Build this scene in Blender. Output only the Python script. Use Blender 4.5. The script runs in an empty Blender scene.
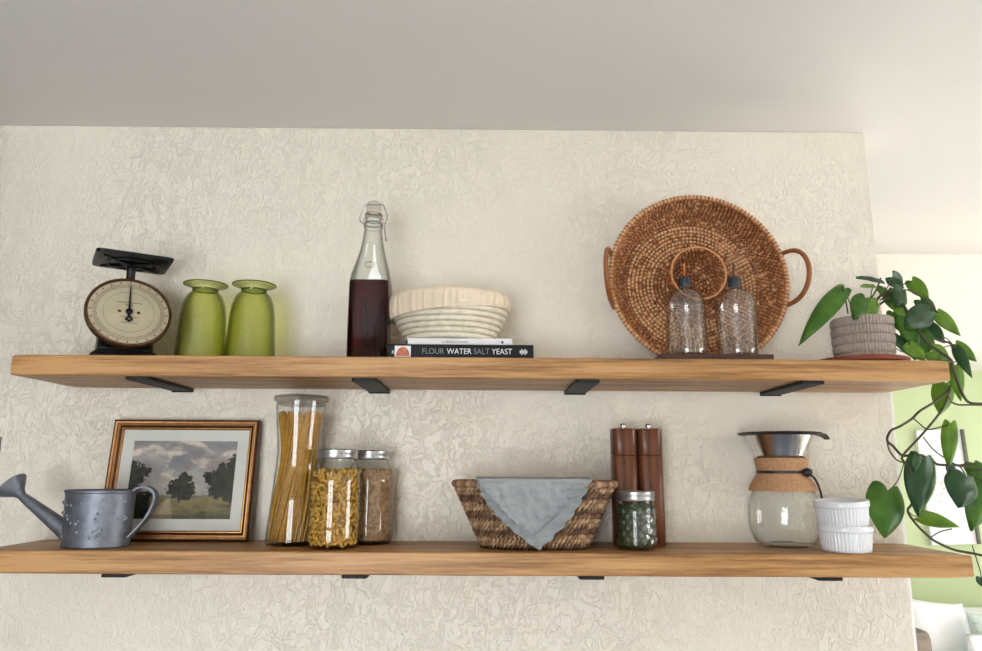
import bpy, bmesh, math, random
from mathutils import Vector, Matrix, noise
import numpy as np
random.seed(7)
PI = math.pi
scn = bpy.context.scene
col = scn.collection
EYE = 1.60            # camera height above the floor
SU = EYE + .1983      # top of the upper shelf
SL = EYE - .1415      # top of the lower shelf
DEPTH = .2087
CEIL = EYE + .7441

# ------------------------------------------------------------------ camera
cd = bpy.data.cameras.new('camera'); cam = bpy.data.objects.new('camera', cd); col.objects.link(cam)
cd.sensor_width = 36; cd.lens = 734.178 / 982 * 36; cd.clip_start = .05
MR = Matrix(((0.99995919, -0.00685125, -0.00588845), (-0.00709368, -0.19186142, -0.98139639), (0.00559403, 0.98139811, -0.1919022)))
cam.matrix_world = Matrix.Translation((-.0075, -1.5237, EYE)) @ MR.to_4x4()
scn.camera = cam
# ------------------------------------------------------------------ world, light, exposure
w = bpy.data.worlds.new('world'); scn.world = w; w.use_nodes = True
bg = w.node_tree.nodes['Background']; bg.inputs[0].default_value = (.85, .92, 1, 1); bg.inputs[1].default_value = .4
def area(name, loc, size, target, power, color):
    l = bpy.data.lights.new(name, 'AREA'); l.shape = 'RECTANGLE'; l.size, l.size_y = size
    l.energy = power; l.color = color
    o = bpy.data.objects.new(name, l); col.objects.link(o); o.location = loc
    d = Vector(target) - Vector(loc); o.rotation_euler = d.to_track_quat('-Z', 'Y').to_euler()
    return o
area('daylight_front_window', (-.85, -3.45, 1.3), (1.5, 1.9), (-.85, 0, 1.3), 92, (.90, .95, 1))
area('daylight_right_window', (4.65, -1.6, 1.5), (1.9, 1.5), (0, -1.6, 1.5), 88, (.97, .98, 1))
area('daylight_living_window', (4.65, 2.5, 1.5), (2.0, 1.6), (0, 2.5, 1.5), 32, (.95, .98, 1))
sl = bpy.data.lights.new('sun', 'SUN'); sl.energy = 26; sl.angle = .02; sl.color = (1, .98, .95)
so = bpy.data.objects.new('sun', sl); col.objects.link(so)
so.rotation_euler = Vector((-1, -.22, -.72)).to_track_quat('-Z', 'Y').to_euler()
scn.view_settings.view_transform = 'Standard'
scn.view_settings.look = 'None'
scn.view_settings.gamma = 1
scn.view_settings.use_curve_mapping = False
scn.view_settings.exposure = 0.27
cy = scn.cycles
cy.use_denoising = True
cy.max_bounces = 10; cy.diffuse_bounces = 6; cy.glossy_bounces = 4; cy.transmission_bounces = 8; cy.transparent_max_bounces = 32
cy.sample_clamp_indirect = 6; cy.caustics_reflective = False; cy.caustics_refractive = False

# ------------------------------------------------------------------ materials
def lin(c):
    return tuple(((v / 255) / 12.92 if v <= 10 else ((v / 255 + .055) / 1.055) ** 2.4) for v in c) + (1,)
class NT:
    def __init__(s, name):
        s.m = bpy.data.materials.new(name); s.m.use_nodes = True; s.t = s.m.node_tree; s.n = s.t.nodes
        s.b = s.n['Principled BSDF']; s.out = s.n['Material Output']
    def new(s, kind, **kw):
        x = s.n.new(kind)
        for k, v in kw.items():
            if hasattr(x, k): setattr(x, k, v)
            else: x.inputs[k].default_value = v
        return x
    def lk(s, a, b): s.t.links.new(a, b)
    def coords(s, scale=(1, 1, 1), which='Object'):
        tc = s.new('ShaderNodeTexCoord'); mp = s.new('ShaderNodeMapping'); mp.inputs['Scale'].default_value = scale
        s.lk(tc.outputs[which], mp.inputs[0]); return mp.outputs[0]
    def noise(s, vec, scale, detail=3, rough=.5, dist=0):
        x = s.new('ShaderNodeTexNoise'); x.inputs['Scale'].default_value = scale; x.inputs['Detail'].default_value = detail
        x.inputs['Roughness'].default_value = rough; x.inputs['Distortion'].default_value = dist
        s.lk(vec, x.inputs['Vector']); return x.outputs[0]
    def ramp(s, fac, stops):
        x = s.new('ShaderNodeValToRGB'); e = x.color_ramp.elements
        while len(e) < len(stops): e.new(.5)
        for i, (p, c) in enumerate(stops): e[i].position = p; e[i].color = c
        s.lk(fac, x.inputs[0]); return x.outputs[0]
    def bump(s, h, strength, dist=.001):
        x = s.new('ShaderNodeBump'); x.inputs['Strength'].default_value = strength; x.inputs['Distance'].default_value = dist
        s.lk(h, x.inputs['Height']); s.lk(x.outputs[0], s.b.inputs['Normal'])
def plain(name, rgb, rough=.5, metal=0, var=.12, vs=40, bump=0, bs=200, spec=.5):
    k = NT(name); c = lin(rgb); v = k.coords()
    f = k.noise(v, vs, 4)
    d = tuple(x * (1 - var) for x in c[:3]) + (1,); u = tuple(min(1, x * (1 + var)) for x in c[:3]) + (1,)
    k.lk(k.ramp(f, [(.3, d), (.7, u)]), k.b.inputs['Base Color'])
    k.b.inputs['Roughness'].default_value = rough; k.b.inputs['Metallic'].default_value = metal
    k.b.inputs['Specular IOR Level'].default_value = spec
    if bump: k.bump(k.noise(v, bs, 4), bump, .001)
    return k.m
def plaster(name, rgb, strength=.5, rough=.42, fine=1.0):
    k = NT(name); v = k.coords((1, 1, .72))
    k.b.inputs['Base Color'].default_value = lin(rgb); k.b.inputs['Roughness'].default_value = rough
    # skip trowel: wandering ridges in patches, fine orange peel between
    n1 = k.noise(v, 46 * fine, 3, .6, 1.3)
    s1 = k.new('ShaderNodeMath', operation='SUBTRACT'); s1.inputs[1].default_value = .5; k.lk(n1, s1.inputs[0])
    s2 = k.new('ShaderNodeMath', operation='ABSOLUTE'); k.lk(s1.outputs[0], s2.inputs[0])
    r1 = k.ramp(s2.outputs[0], [(0, (1, 1, 1, 1)), (.035, (.25, .25, .25, 1)), (.07, (0, 0, 0, 1))])
    patch = k.ramp(k.noise(v, 2.6, 2), [(.38, (.25, .25, .25, 1)), (.60, (1, 1, 1, 1))])
    mul = k.new('ShaderNodeMath', operation='MULTIPLY'); k.lk(r1, mul.inputs[0]); k.lk(patch, mul.inputs[1])
    f2 = k.noise(v, 85 * fine, 4, .6, .6)
    add = k.new('ShaderNodeMath', operation='MULTIPLY_ADD'); add.inputs[1].default_value = 1.1; k.lk(f2, add.inputs[0]); k.lk(mul.outputs[0], add.inputs[2])
    k.bump(add.outputs[0], strength, .0032)
    return k.m
def wood(name, light, mid, dark, scale=(2.0, 20, 48), rough=.45, ring=0, spec=.4, bump=.25):
    k = NT(name); v = k.coords(scale)
    a = k.noise(v, 1.6, 8, .62, .5)
    b2 = k.noise(k.coords(tuple(s * 3.2 for s in scale)), 2.1, 6, .7)
    mx = k.new('ShaderNodeMath', operation='MULTIPLY_ADD'); mx.inputs[1].default_value = .35; k.lk(b2, mx.inputs[0])
    m2 = k.new('ShaderNodeMath', operation='MULTIPLY'); m2.inputs[1].default_value = .65; k.lk(a, m2.inputs[0]); k.lk(m2.outputs[0], mx.inputs[2])
    k.lk(k.ramp(mx.outputs[0], [(.37, lin(dark)), (.48, lin(mid)), (.58, lin(light))]), k.b.inputs['Base Color'])
    k.b.inputs['Roughness'].default_value = rough; k.b.inputs['Specular IOR Level'].default_value = spec
    k.bump(b2, bump, .001)
    return k.m
def facing5(k, nrm=None, f0=.04):
    """Schlick Fresnel from the angle alone, the same from either side of a wall"""
    lw = k.new('ShaderNodeLayerWeight'); lw.inputs[0].default_value = .5
    pw = k.new('ShaderNodeMath', operation='POWER'); pw.inputs[1].default_value = 5; k.lk(lw.outputs['Facing'], pw.inputs[0])
    ma = k.new('ShaderNodeMath', operation='MULTIPLY_ADD'); ma.inputs[1].default_value = .8; ma.inputs[2].default_value = f0; k.lk(pw.outputs[0], ma.inputs[0])
    return lw, ma
def glass(name, tint=(.985, .99, .985), edge=(.72, .74, .73), rough=.015, bump=0, bs=90, power=5.0, f0=.035, bd=.002):
    """clear walls of thin glass: see-through, tinted more where the path through the wall is long, Fresnel shine"""
    k = NT(name); k.n.remove(k.b)
    lw, fr = facing5(k, f0=f0)
    pw = k.new('ShaderNodeMath', operation='POWER'); pw.inputs[1].default_value = power; k.lk(lw.outputs['Facing'], pw.inputs[0])
    c = k.ramp(pw.outputs[0], [(0, tint + (1,)), (1, edge + (1,))])
    tr = k.new('ShaderNodeBsdfTransparent'); k.lk(c, tr.inputs[0])
    gl = k.new('ShaderNodeBsdfGlossy'); gl.inputs['Roughness'].default_value = rough
    mx = k.new('ShaderNodeMixShader'); k.lk(fr.outputs[0], mx.inputs[0]); k.lk(tr.outputs[0], mx.inputs[1]); k.lk(gl.outputs[0], mx.inputs[2])
    k.lk(mx.outputs[0], k.out.inputs[0])
    if bump:
        b = k.new('ShaderNodeBump'); b.inputs['Strength'].default_value = bump; b.inputs['Distance'].default_value = bd
        v = k.coords(); vo = k.new('ShaderNodeTexVoronoi'); vo.inputs['Scale'].default_value = bs; k.lk(v, vo.inputs['Vector'])
        k.lk(vo.outputs['Distance'], b.inputs['Height'])
        for x in (lw, gl): k.lk(b.outputs[0], x.inputs['Normal'])
    return k.m
def vcol(name, rough=.6, bump=0, bs=300, spec=.4, subs=0):
    k = NT(name); a = k.new('ShaderNodeVertexColor'); a.layer_name = 'col'
    f = k.noise(k.coords(), 220, 3)
    mx = k.new('ShaderNodeMix', data_type='RGBA', blend_type='MULTIPLY'); mx.inputs[0].default_value = .35
    k.lk(a.outputs[0], mx.inputs[6]); k.lk(k.ramp(f, [(.3, (.6, .6, .6, 1)), (.7, (1, 1, 1, 1))]), mx.inputs[7])
    k.lk(mx.outputs[2], k.b.inputs['Base Color']); k.b.inputs['Roughness'].default_value = rough
    k.b.inputs['Specular IOR Level'].default_value = spec
    if bump: k.bump(k.noise(k.coords(), bs, 3), bump, .001)
    return k.m

M = {}
M['wall'] = plaster('wall_paint', (235, 227, 211), .58, .46)
M['ceiling'] = plaster('ceiling_paint', (226, 222, 216), .14, .6, 1.0)
M['cream'] = plain('cream_paint', (244, 238, 226), .7, var=.02)
M['green_wall'] = plain('sage_green_paint', (196, 208, 164), .7, var=.03, vs=5)
M['floor'] = plain('slate_blue_floor_tile', (90, 98, 114), .5, var=.08, vs=2)
M['bounce_sheet'] = plain('white_bounce_sheet', (236, 234, 228), .95, var=.03, bump=.4)  # bright surface of the added floor reflector
M['unseen_brown'] = plain('unseen_brown_paint', (92, 80, 66), .6, var=.05)  # dark coat of the unseen left wall and the added light blocker
M['trim'] = plain('white_trim_paint', (240, 239, 235), .4, var=.02)
M['shelf'] = wood('honey_shelf_wood', (196, 150, 98), (168, 122, 72), (118, 78, 42))
M['iron'] = plain('black_iron', (20, 21, 23), .6, .3, bump=.2)
M['black'] = plain('black_enamel', (13, 13, 15), .4, .0, spec=.3)
M['walnut'] = wood('walnut', (118, 70, 44), (94, 54, 34), (60, 32, 20), (22, 22, 2), .32)
M['dark_board'] = wood('dark_board_wood', (84, 56, 42), (66, 42, 32), (42, 26, 20), (2, 20, 20))
M['chrome'] = plain('polished_metal', (205, 205, 208), .2, 1, var=.05)
M['steel'] = plain('brushed_steel', (214, 213, 210), .22, 1, var=.06)
M['zinc'] = plain('galvanised_zinc', (118, 122, 130), .48, .65, var=.2, vs=60, bump=.35, bs=55)
M['clear'] = glass('clear_glass', edge=(.5, .52, .5), power=5)
M['thick'] = glass('thick_clear_glass', (.97, .98, .97), (.22, .24, .22), power=2.6)
M['green_glass'] = glass('green_crackle_glass', (.925, .94, .67), (.26, .32, .06), .12, .9, 380, 2.2, bd=.001)
M['swirl_glass'] = glass('dimpled_clear_glass', (.975, .975, .97), (.6, .6, .58), .09, .22, 70, 3.5, f0=.085)
M['quilt_glass'] = glass('quilted_clear_glass', (.97, .98, .97), (.65, .68, .66), .03)
M['facet'] = glass('facet_glass', (.96, .97, .96), (.55, .58, .56), .02, f0=.16)
M['green_rim'] = glass('dark_green_glass', (.42, .52, .14), (.10, .14, .02), .06)
M['copper'] = plain('copper', (196, 120, 70), .25, 1)
M['cork'] = plain('cork', (182, 138, 100), .85, var=.28, vs=320, bump=.3)
M['leather'] = plain('black_leather', (32, 24, 22), .5)
M['porcelain'] = plain('white_porcelain', (228, 229, 230), .14, var=.01)
M['cloth'] = plain('grey_blue_linen', (150, 154, 154), .9, var=.1, vs=120, bump=.5, bs=500)
M['liner'] = plain('cream_linen', (226, 208, 182), .95, var=.05, bump=.4, bs=500)
M['cane'] = plain('pale_cane', (222, 212, 190), .6, var=.12, vs=80)
M['rattan'] = vcol('brown_rattan', .5)
M['rattan_plain'] = plain('rattan_cane', (150, 92, 50), .4, var=.25, vs=90, bump=.4)
M['seagrass'] = vcol('seagrass', .7, .3)
M['terracotta'] = plain('terracotta', (128, 60, 38), .7, var=.12)
M['ceramic'] = plain('taupe_ceramic', (166, 152, 140), .8, var=.08, vs=90, bump=.15)
M['soil'] = plain('soil', (50, 36, 26), .95, var=.4, bump=1)
M['print'] = vcol('landscape_print', .6)
M['mat_board'] = plain('mat_board', (226, 224, 218), .8, var=.02)
M['gold'] = plain('bronze_gold', (172, 124, 76), .38, .65, var=.2, vs=70)
M['bronze_dark'] = plain('dark_bronze', (74, 42, 24), .4, .4, var=.2)
M['dial'] = plain('aged_cream_enamel', (180, 170, 142), .55, var=.08, vs=25)
M['rust'] = plain('rusty_brass', (88, 62, 38), .45, .6, var=.4, vs=80)
M['pasta'] = plain('yellow_pasta', (206, 160, 66), .5, var=.15, vs=60)
M['spag'] = plain('spaghetti', (190, 140, 48), .5, var=.2, vs=120)
M['grain'] = plain('brown_grain', (182, 146, 106), .6, var=.5, vs=140)
M['herb'] = plain('dried_herb', (62, 84, 44), .8, var=.5, vs=150)
M['lid'] = plain('jar_lid_metal', (178, 178, 176), .3, .9, var=.1)
M['grey_lid'] = glass('frosted_lid', (.72, .7, .68), (.4, .38, .36), .3)
M['book_black'] = plain('black_book_cover', (10, 11, 13), .5, spec=.25)
M['book_white'] = plain('white_book_cover', (228, 226, 224), .6, var=.02)
M['page'] = plain('book_pages', (220, 212, 196), .9)
M['ink_white'] = plain('white_ink', (225, 226, 228), .6, var=.01)
M['ink_grey'] = plain('grey_ink', (120, 124, 130), .6, var=.01)
M['ink_dark'] = plain('dark_ink', (70, 68, 66), .6, var=.01)
M['ink_red'] = plain('red_ink', (150, 70, 60), .6, var=.01)
M['bread'] = plain('bread_print', (190, 110, 80), .7, var=.4, vs=200)
M['white_fabric'] = plain('white_fabric', (238, 238, 240), .95, var=.03, bump=.4, bs=200)
M['mint'] = plain('mint_knit', (214, 228, 220), .95, var=.06, bump=.5)
M['taupe_fabric'] = plain('taupe_fabric', (130, 118, 108), .9)
M['grey_metal'] = plain('grey_metal', (95, 98, 102), .4, .7)
def amber():
    # the liquid wets the glass, so its own surface does not shine
    k = NT('amber_extract'); k.n.remove(k.b)
    lw = k.new('ShaderNodeLayerWeight'); lw.inputs[0].default_value = .5
    c = k.ramp(lw.outputs['Facing'], [(0, (.30, .050, .010, 1)), (.5, (.24, .030, .005, 1)), (1, (.12, .012, .002, 1))])
    tr = k.new('ShaderNodeBsdfTransparent'); k.lk(c, tr.inputs[0])
    k.lk(tr.outputs[0], k.out.inputs[0]); return k.m
M['amber'] = amber()
def leafmat(name, a, b, c):
    k = NT(name)
    v = k.noise(k.coords((1, 1, 1)), 26, 3)
    k.lk(k.ramp(v, [(.3, lin(a)), (.55, lin(b)), (.8, lin(c))]), k.b.inputs['Base Color'])
    k.b.inputs['Roughness'].default_value = .38
    k.b.inputs['Transmission Weight'].default_value = 0
    tl = k.new('ShaderNodeBsdfTranslucent'); tl.inputs[0].default_value = lin(c)
    mx = k.new('ShaderNodeMixShader'); mx.inputs[0].default_value = .3
    k.lk(k.b.outputs[0], mx.inputs[1]); k.lk(tl.outputs[0], mx.inputs[2]); k.lk(mx.outputs[0], k.out.inputs[0])
    return k.m
LEAF = [leafmat('green_leaf', (50, 92, 26), (74, 120, 36), (104, 146, 50)),
        leafmat('bright_green_leaf', (84, 126, 30), (110, 150, 42), (142, 176, 66)),
        leafmat('dark_green_leaf', (36, 70, 40), (54, 92, 52), (78, 116, 68))]
M['stem'] = plain('brown_green_stem', (66, 62, 34), .5, var=.3)

# ------------------------------------------------------------------ mesh helper
class G:
    def __init__(s): s.v = []; s.f = []; s.c = []
    def add(s, v, f, c=None):
        o = len(s.v); s.v += [tuple(p) for p in v]; s.f += [tuple(i + o for i in q) for q in f]
        s.c += ([c] * len(v) if not isinstance(c, list) else c)
        return s
    def box(s, c, d, rot=None):
        x, y, z = (k / 2 for k in d); P = [Vector((a * x, b * y, e * z)) for a in (-1, 1) for b in (-1, 1) for e in (-1, 1)]
        if rot is not None: P = [rot @ p for p in P]
        c = Vector(c); return s.add([p + c for p in P], [(0, 1, 3, 2), (4, 6, 7, 5), (0, 4, 5, 1), (2, 3, 7, 6), (0, 2, 6, 4), (1, 5, 7, 3)])
    def rings(s, R, cap=(True, True), cl=None, loop=False):
        """stack of rings (each a list of points) skinned together"""
        n = len(R[0]); v = [p for r in R for p in r]; f = []
        m = len(R)
        for i in range(m if loop else m - 1):
            a, b = i * n, ((i + 1) % m) * n
            for j in range(n):
                k = (j + 1) % n; f.append((a + j, a + k, b + k, b + j))
        if not loop:
            if cap[0]: f.append(tuple(range(n - 1, -1, -1)))
            if cap[1]: f.append(tuple(range((m - 1) * n, m * n)))
        return s.add(v, f, cl)
    def lathe(s, prof, n=48, mat=None, cap=(True, True), sc=(1, 1), mod=None, loop=False, cl=None):
        R = []
        for i, (r, z) in enumerate(prof):
            ring = []
            for j in range(n):
                a = 2 * PI * j / n; q = max(r, 1e-5) * (mod(a, z, i) if mod else 1)
                p = Vector((q * math.cos(a) * sc[0], q * math.sin(a) * sc[1], z))
                ring.append(mat @ p if mat else p)
            R.append(ring)
        return s.rings(R, cap, cl, loop)
    def tube(s, path, r, n=8, closed=False, cap=True, cl=None):
        P = [Vector(p) for p in path]; m = len(P); R = []
        up = None
        for i, p in enumerate(P):
            t = (P[(i + 1) % m] - P[i - 1]) if closed or 0 < i < m - 1 else (P[1] - P[0] if i == 0 else P[-1] - P[-2])
            t = t.normalized() if t.length > 1e-9 else Vector((0, 0, 1))
            if up is None:
                up = t.cross(Vector((0, 0, 1)));
                if up.length < .1: up = t.cross(Vector((1, 0, 0)))
            up = (up - t * up.dot(t)).normalized(); w_ = t.cross(up)
            q = r[i] if isinstance(r, (list, tuple)) else r
            R.append([p + (up * math.cos(2 * PI * j / n) + w_ * math.sin(2 * PI * j / n)) * q for j in range(n)])
        if closed: return s.rings(R, loop=True, cl=cl)
        return s.rings(R, (cap, cap), cl)
    def ball(s, c, r, n=12, m=7, rot=None):
        c = Vector(c); r = (r, r, r) if not isinstance(r, (tuple, list)) else r
        R = []
        for i in range(m + 1):
            a = -PI / 2 + PI * i / m; k = max(math.cos(a), 1e-4)
            ring = [Vector((k * math.cos(2 * PI * j / n) * r[0], k * math.sin(2 * PI * j / n) * r[1], math.sin(a) * r[2])) for j in range(n)]
            R.append([c + (rot @ p if rot is not None else p) for p in ring])
        return s.rings(R)
    def build(s, name, mat, parent=None, loc=(0, 0, 0), smooth=40, bevel=0, seg=2, rot=None):
        me = bpy.data.meshes.new(name); me.from_pydata(s.v, [], s.f); me.update()
        if any(c is not None for c in s.c):
            a = me.color_attributes.new('col', 'FLOAT_COLOR', 'POINT')
            a.data.foreach_set('color', np.array([(c if c else (1, 1, 1)) + (1,) for c in s.c], dtype=np.float32).ravel())
        bm = bmesh.new(); bm.from_mesh(me); bmesh.ops.recalc_face_normals(bm, faces=bm.faces)
        if smooth:
            for f in bm.faces: f.smooth = True
            th = math.radians(smooth)
            for e in bm.edges:
                if len(e.link_faces) == 2 and e.calc_face_angle(0) > th: e.smooth = False
        bm.to_mesh(me); bm.free()
        me.materials.append(M[mat] if isinstance(mat, str) else mat)
        o = bpy.data.objects.new(name, me); col.objects.link(o); o.location = loc
        if parent: o.parent = parent
        if rot: o.rotation_euler = rot
        if bevel:
            b = o.modifiers.new('bevel', 'BEVEL'); b.width = bevel; b.segments = seg; b.limit_method = 'ANGLE'
        return o
def tag(o, label, cat, group=None, kind=None):
    o['label'] = label; o['category'] = cat
    if group: o['group'] = group
    if kind: o['kind'] = kind
    return o
def thing(name, label, cat, loc, rz=0, group=None):
    o = bpy.data.objects.new(name, None); col.objects.link(o); o.location = loc; o.rotation_euler.z = rz
    o.empty_display_size = .02
    return tag(o, label, cat, group)
def struct(o): o['kind'] = 'structure'; return o
def copy_tree(o, parent=None):
    c = o.copy(); col.objects.link(c)
    if parent: c.parent = parent
    for ch in list(o.children): copy_tree(ch, c)
    return c
def box(name, mat, lo, hi, parent=None, bevel=0):
    lo, hi = Vector(lo), Vector(hi)
    return G().box((0, 0, 0), hi - lo).build(name, mat, parent, (lo + hi) / 2, smooth=0, bevel=bevel)
def text(name, body, size, mat, parent, loc, rot=(PI / 2, 0, 0), align='LEFT', sx=1):
    c = bpy.data.curves.new(name, 'FONT'); c.body = body; c.size = size; c.extrude = .0001; c.align_x = align; c.align_y = 'CENTER'
    tmp = bpy.data.objects.new('tmp', c); col.objects.link(tmp); bpy.context.view_layer.update()
    me = bpy.data.meshes.new_from_object(tmp.evaluated_get(bpy.context.evaluated_depsgraph_get())); bpy.data.objects.remove(tmp)
    me.materials.clear(); me.materials.append(M[mat]); o = bpy.data.objects.new(name, me); col.objects.link(o); o.parent = parent
    o.location = loc; o.rotation_euler = rot; o.scale = (sx, 1, 1); return o
V = Vector
def smoothpath(P, n=6):
    P = [V(p) for p in P]; out = []
    for i in range(len(P) - 1):
        a = P[max(i - 1, 0)]; b = P[i]; c = P[i + 1]; d = P[min(i + 2, len(P) - 1)]
        for k in range(n):
            t = k / n
            out.append(.5 * ((2 * b) + (c - a) * t + (2 * a - 5 * b + 4 * c - d) * t * t + (3 * b - a - 3 * c + d) * t ** 3))
    out.append(P[-1]); return out

# ------------------------------------------------------------------ the room
X0, X1, Y0, Y1 = -1.75, 4.45, -3.25, 3.93
WX = .8347           # end of the shelf wall
struct(box('floor', 'floor', (X0, Y0, -.1), (X1 + .1, Y1 + .1, 0)))
struct(box('ceiling', 'ceiling', (X0 - .1, Y0 - .1, CEIL), (X1 + .1, Y1 + .1, CEIL + .1)))
struct(box('wall_back', 'wall', (X0, 0, 0), (WX, .12, CEIL), bevel=.002))
struct(box('wall_left', 'unseen_brown', (X0 - .1, Y0, 0), (X0, Y1, CEIL)))
struct(box('wall_far', 'green_wall', (X0, Y1, 0), (X1, Y1 + .1, CEIL)))
tag(box('floor_bounce_sheet', 'bounce_sheet', (1.15, -.75, .0005), (4.2, 2.5, .012), bevel=.004), 'large white reflector added on the unseen floor, right of the shelf wall', 'bounce_sheet')  # added out of view to bounce sunlight up to the ceiling
struct(box('trim_1', 'trim', (WX, .002, .0), (WX + .0055, .118, EYE + .17), bevel=.001))
struct(box('trim_2', 'cream', (X0, .93, EYE + .4319 - .004), (X1, 1.07, CEIL)))      # header over the wide opening
def wall_with_window(wname, nwin, axis, pos, thick, span, hole, mat):
    """wall with a hole and a framed pane in it; axis 'x': the wall runs along x"""
    a0, a1 = span; h0, h1, z0, z1 = hole
    g = G()
    def bb(u0, u1, v0, v1):
        lo, hi = ((u0, pos, v0), (u1, pos + thick, v1)) if axis == 'x' else ((pos, u0, v0), (pos + thick, u1, v1))
        lo, hi = V(lo), V(hi); g.box((lo + hi) / 2, hi - lo)
    bb(a0, h0, 0, CEIL); bb(h1, a1, 0, CEIL); bb(h0, h1, 0, z0); bb(h0, h1, z1, CEIL)
    struct(g.build(wname, mat, smooth=0))
    g = G(); k = .05; mid = (h0 + h1) / 2
    inner = pos + (thick - .03 if pos < 0 else .03)
    def fr(u0, u1, v0, v1, d=.04):
        c = ((u0 + u1) / 2, inner, (v0 + v1) / 2); s_ = (u1 - u0, d, v1 - v0)
        if axis != 'x': c = (c[1], c[0], c[2]); s_ = (s_[1], s_[0], s_[2])
        g.box(c, s_)
    fr(h0, h0 + k, z0, z1); fr(h1 - k, h1, z0, z1); fr(h0, h1, z0, z0 + k); fr(h0, h1, z1 - k, z1)
    fr(mid - .02, mid + .02, z0, z1); fr(h0, h1, (z0 + z1) / 2 - .015, (z0 + z1) / 2 + .015, .03)
    struct(g.build('window_%d' % nwin, 'trim', smooth=0))
wall_with_window('wall_front', 1, 'x', Y0 - .12, .12, (X0, X1), (-1.5, -.2, .45, 2.0), 'cream')
wall_with_window('wall_right', 2, 'y', X1, .12, (Y0, -.45), (-2.45, -.75, .85, 2.15), 'cream')
wall_with_window('wall_side', 3, 'y', X1, .12, (-.45, .93), (-.35, .85, .5, 2.15), 'cream')
wall_with_window('wall_living', 4, 'y', X1, .12, (.93, Y1), (1.55, 3.4, .85, 2.2), 'cream')

# ------------------------------------------------------------------ unseen tall box added to shade the left end of the wall
t = thing('tall_light_blocker', 'tall brown light blocker added out of view, left of the shelves', 'light_blocker', (-1.435, -.30, 0))
box('blocker_body', 'unseen_brown', (-.31, -.28, 0), (.31, .295, 2.34), t, .003)
for z0, z1 in ((.1, 1.2), (1.22, 2.18)):
    d_ = box('blocker_door', 'unseen_brown', (-.305, -.302, z0), (.305, -.282, z1), t, .003)
    G().tube([(.27, -.012, -.08), (.27, -.03, -.08), (.27, -.03, .08), (.27, -.012, .08)], .005, 8).build('handle', 'grey_metal', d_)

# ------------------------------------------------------------------ shelves and brackets
def shelf(label, x0, x1, ztop, seed):
    n = 60; g = G(); R = []
    for i in range(n + 1):
        x = x0 + (x1 - x0) * i / n
        w = .0009 * noise.noise(V((x * 3, seed, 0))); w2 = abs(.0009 * noise.noise(V((x * 3, seed, 5))))
        y0, y1, z0, z1 = -DEPTH + w, -.0042, -.0381 + w2, 0
        c = .002 if 0 < i < n else .0035
        e = 0 if 0 < i < n else .0015
        R.append([V(p) for p in ((x, y0 + e, z0 + c), (x, y0 + c + e, z0 + e), (x, y1, z0 + e), (x, y1, z1 - e), (x, y0 + c + e, z1 - e), (x, y0 + e, z1 - c))])
    g.rings(R)
    o = g.build('floating_shelf', 'shelf', None, (0, 0, ztop), smooth=30)
    return tag(o, label, 'shelf')
shelf('upper honey-coloured thick wooden wall shelf holding the scale, bottle and woven tray', -.8629, .8324, SU, 1)
shelf('lower honey-coloured thick wooden wall shelf holding the jars, basket and coffee carafe', -.8871, .8342, SL, 8)
def bracket(x, ztop, label):
    t = thing('shelf_bracket', label, 'bracket', (x, 0, ztop - .0381), 0, None)
    g = G(); hw = .0218; P = []
    ys = [-.004, -.03, -.1, -.17, -.200, -.2045, -.2065]; ws = [hw, hw, hw, hw, hw, hw * .95, hw * .82]
    outline = [(-w_, y) for y, w_ in zip(ys, ws)] + [(w_, y) for y, w_ in reversed(list(zip(ys, ws)))]
    g.rings([[V((a, b, z)) for a, b in outline] for z in (-.0058, -.0003)])
    g.build('support_arm', 'iron', t, smooth=30, bevel=.0008)
    g = G().box((0, -.0021, .0165), (.044, .0036, .049))
    g.build('wall_plate', 'iron', t, smooth=0, bevel=.0006)
where = ['under the kitchen scale', 'under the amber bottle', 'left of the woven tray', 'right of the woven tray']
where2 = ['under the watering can', 'under the macaroni jar', 'under the right end of the basket', 'under the stacked ramekins']
for i, x in enumerate((-.636, -.229, .1765, .584)):
    bracket(x, SU, 'black iron bracket under the upper shelf, ' + where[i] if i < 2 else 'black iron bracket under the upper shelf, below and ' + where[i])
    bracket((-.643, -.232, .1765, .588)[i], SL, 'black iron bracket of the lower shelf, ' + where2[i])

# ------------------------------------------------------------------ kitchen scale
t = thing('kitchen_scale', 'vintage black kitchen scale with round cream dial and square top tray', 'scale', (-.7, -.132, SU), .55)
g = G()
g.rings([[V((a * w_, b * d, z)) for a, b in ((-1, -1), (1, -1), (1, 1), (-1, 1))] for w_, d, z in ((.060, .056, 0), (.060, .056, .004), (.054, .050, .009), (.049, .044, .014))])
g.build('base', 'black', t, smooth=20, bevel=.002)
g = G()
g.rings([[V((a * w_, b * d + oy, z)) for a, b in ((-1, -1), (1, -1), (1, 1), (-1, 1))] for w_, d, oy, z in ((.048, .034, .006, .016), (.047, .026, .016, .06), (.036, .014, .034, .12), (.014, .012, .030, .150))])
g.build('housing', 'black', t, smooth=20, bevel=.004)
T = Matrix.Translation((0, -.016, .0925)) @ Matrix.Rotation(PI / 2 - .38, 4, 'X')      # local z = outward normal of the dial
rim = G(); rim.lathe([(.070, -.012), (.0755, -.010), (.0762, -.002), (.0755, .003), (.0725, .0042), (.0705, .002), (.0702, -.003)], 72, T, loop=False, cap=(True, False))
rim.build('dial_rim', 'rust', t)
d = G(); d.lathe([(.0005, .0002), (.0704, .0002), (.0704, -.004), (.0005, -.004)], 72, T); dial = d.build('dial', 'dial', t)
tk = G(); tr_ = G()
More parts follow.
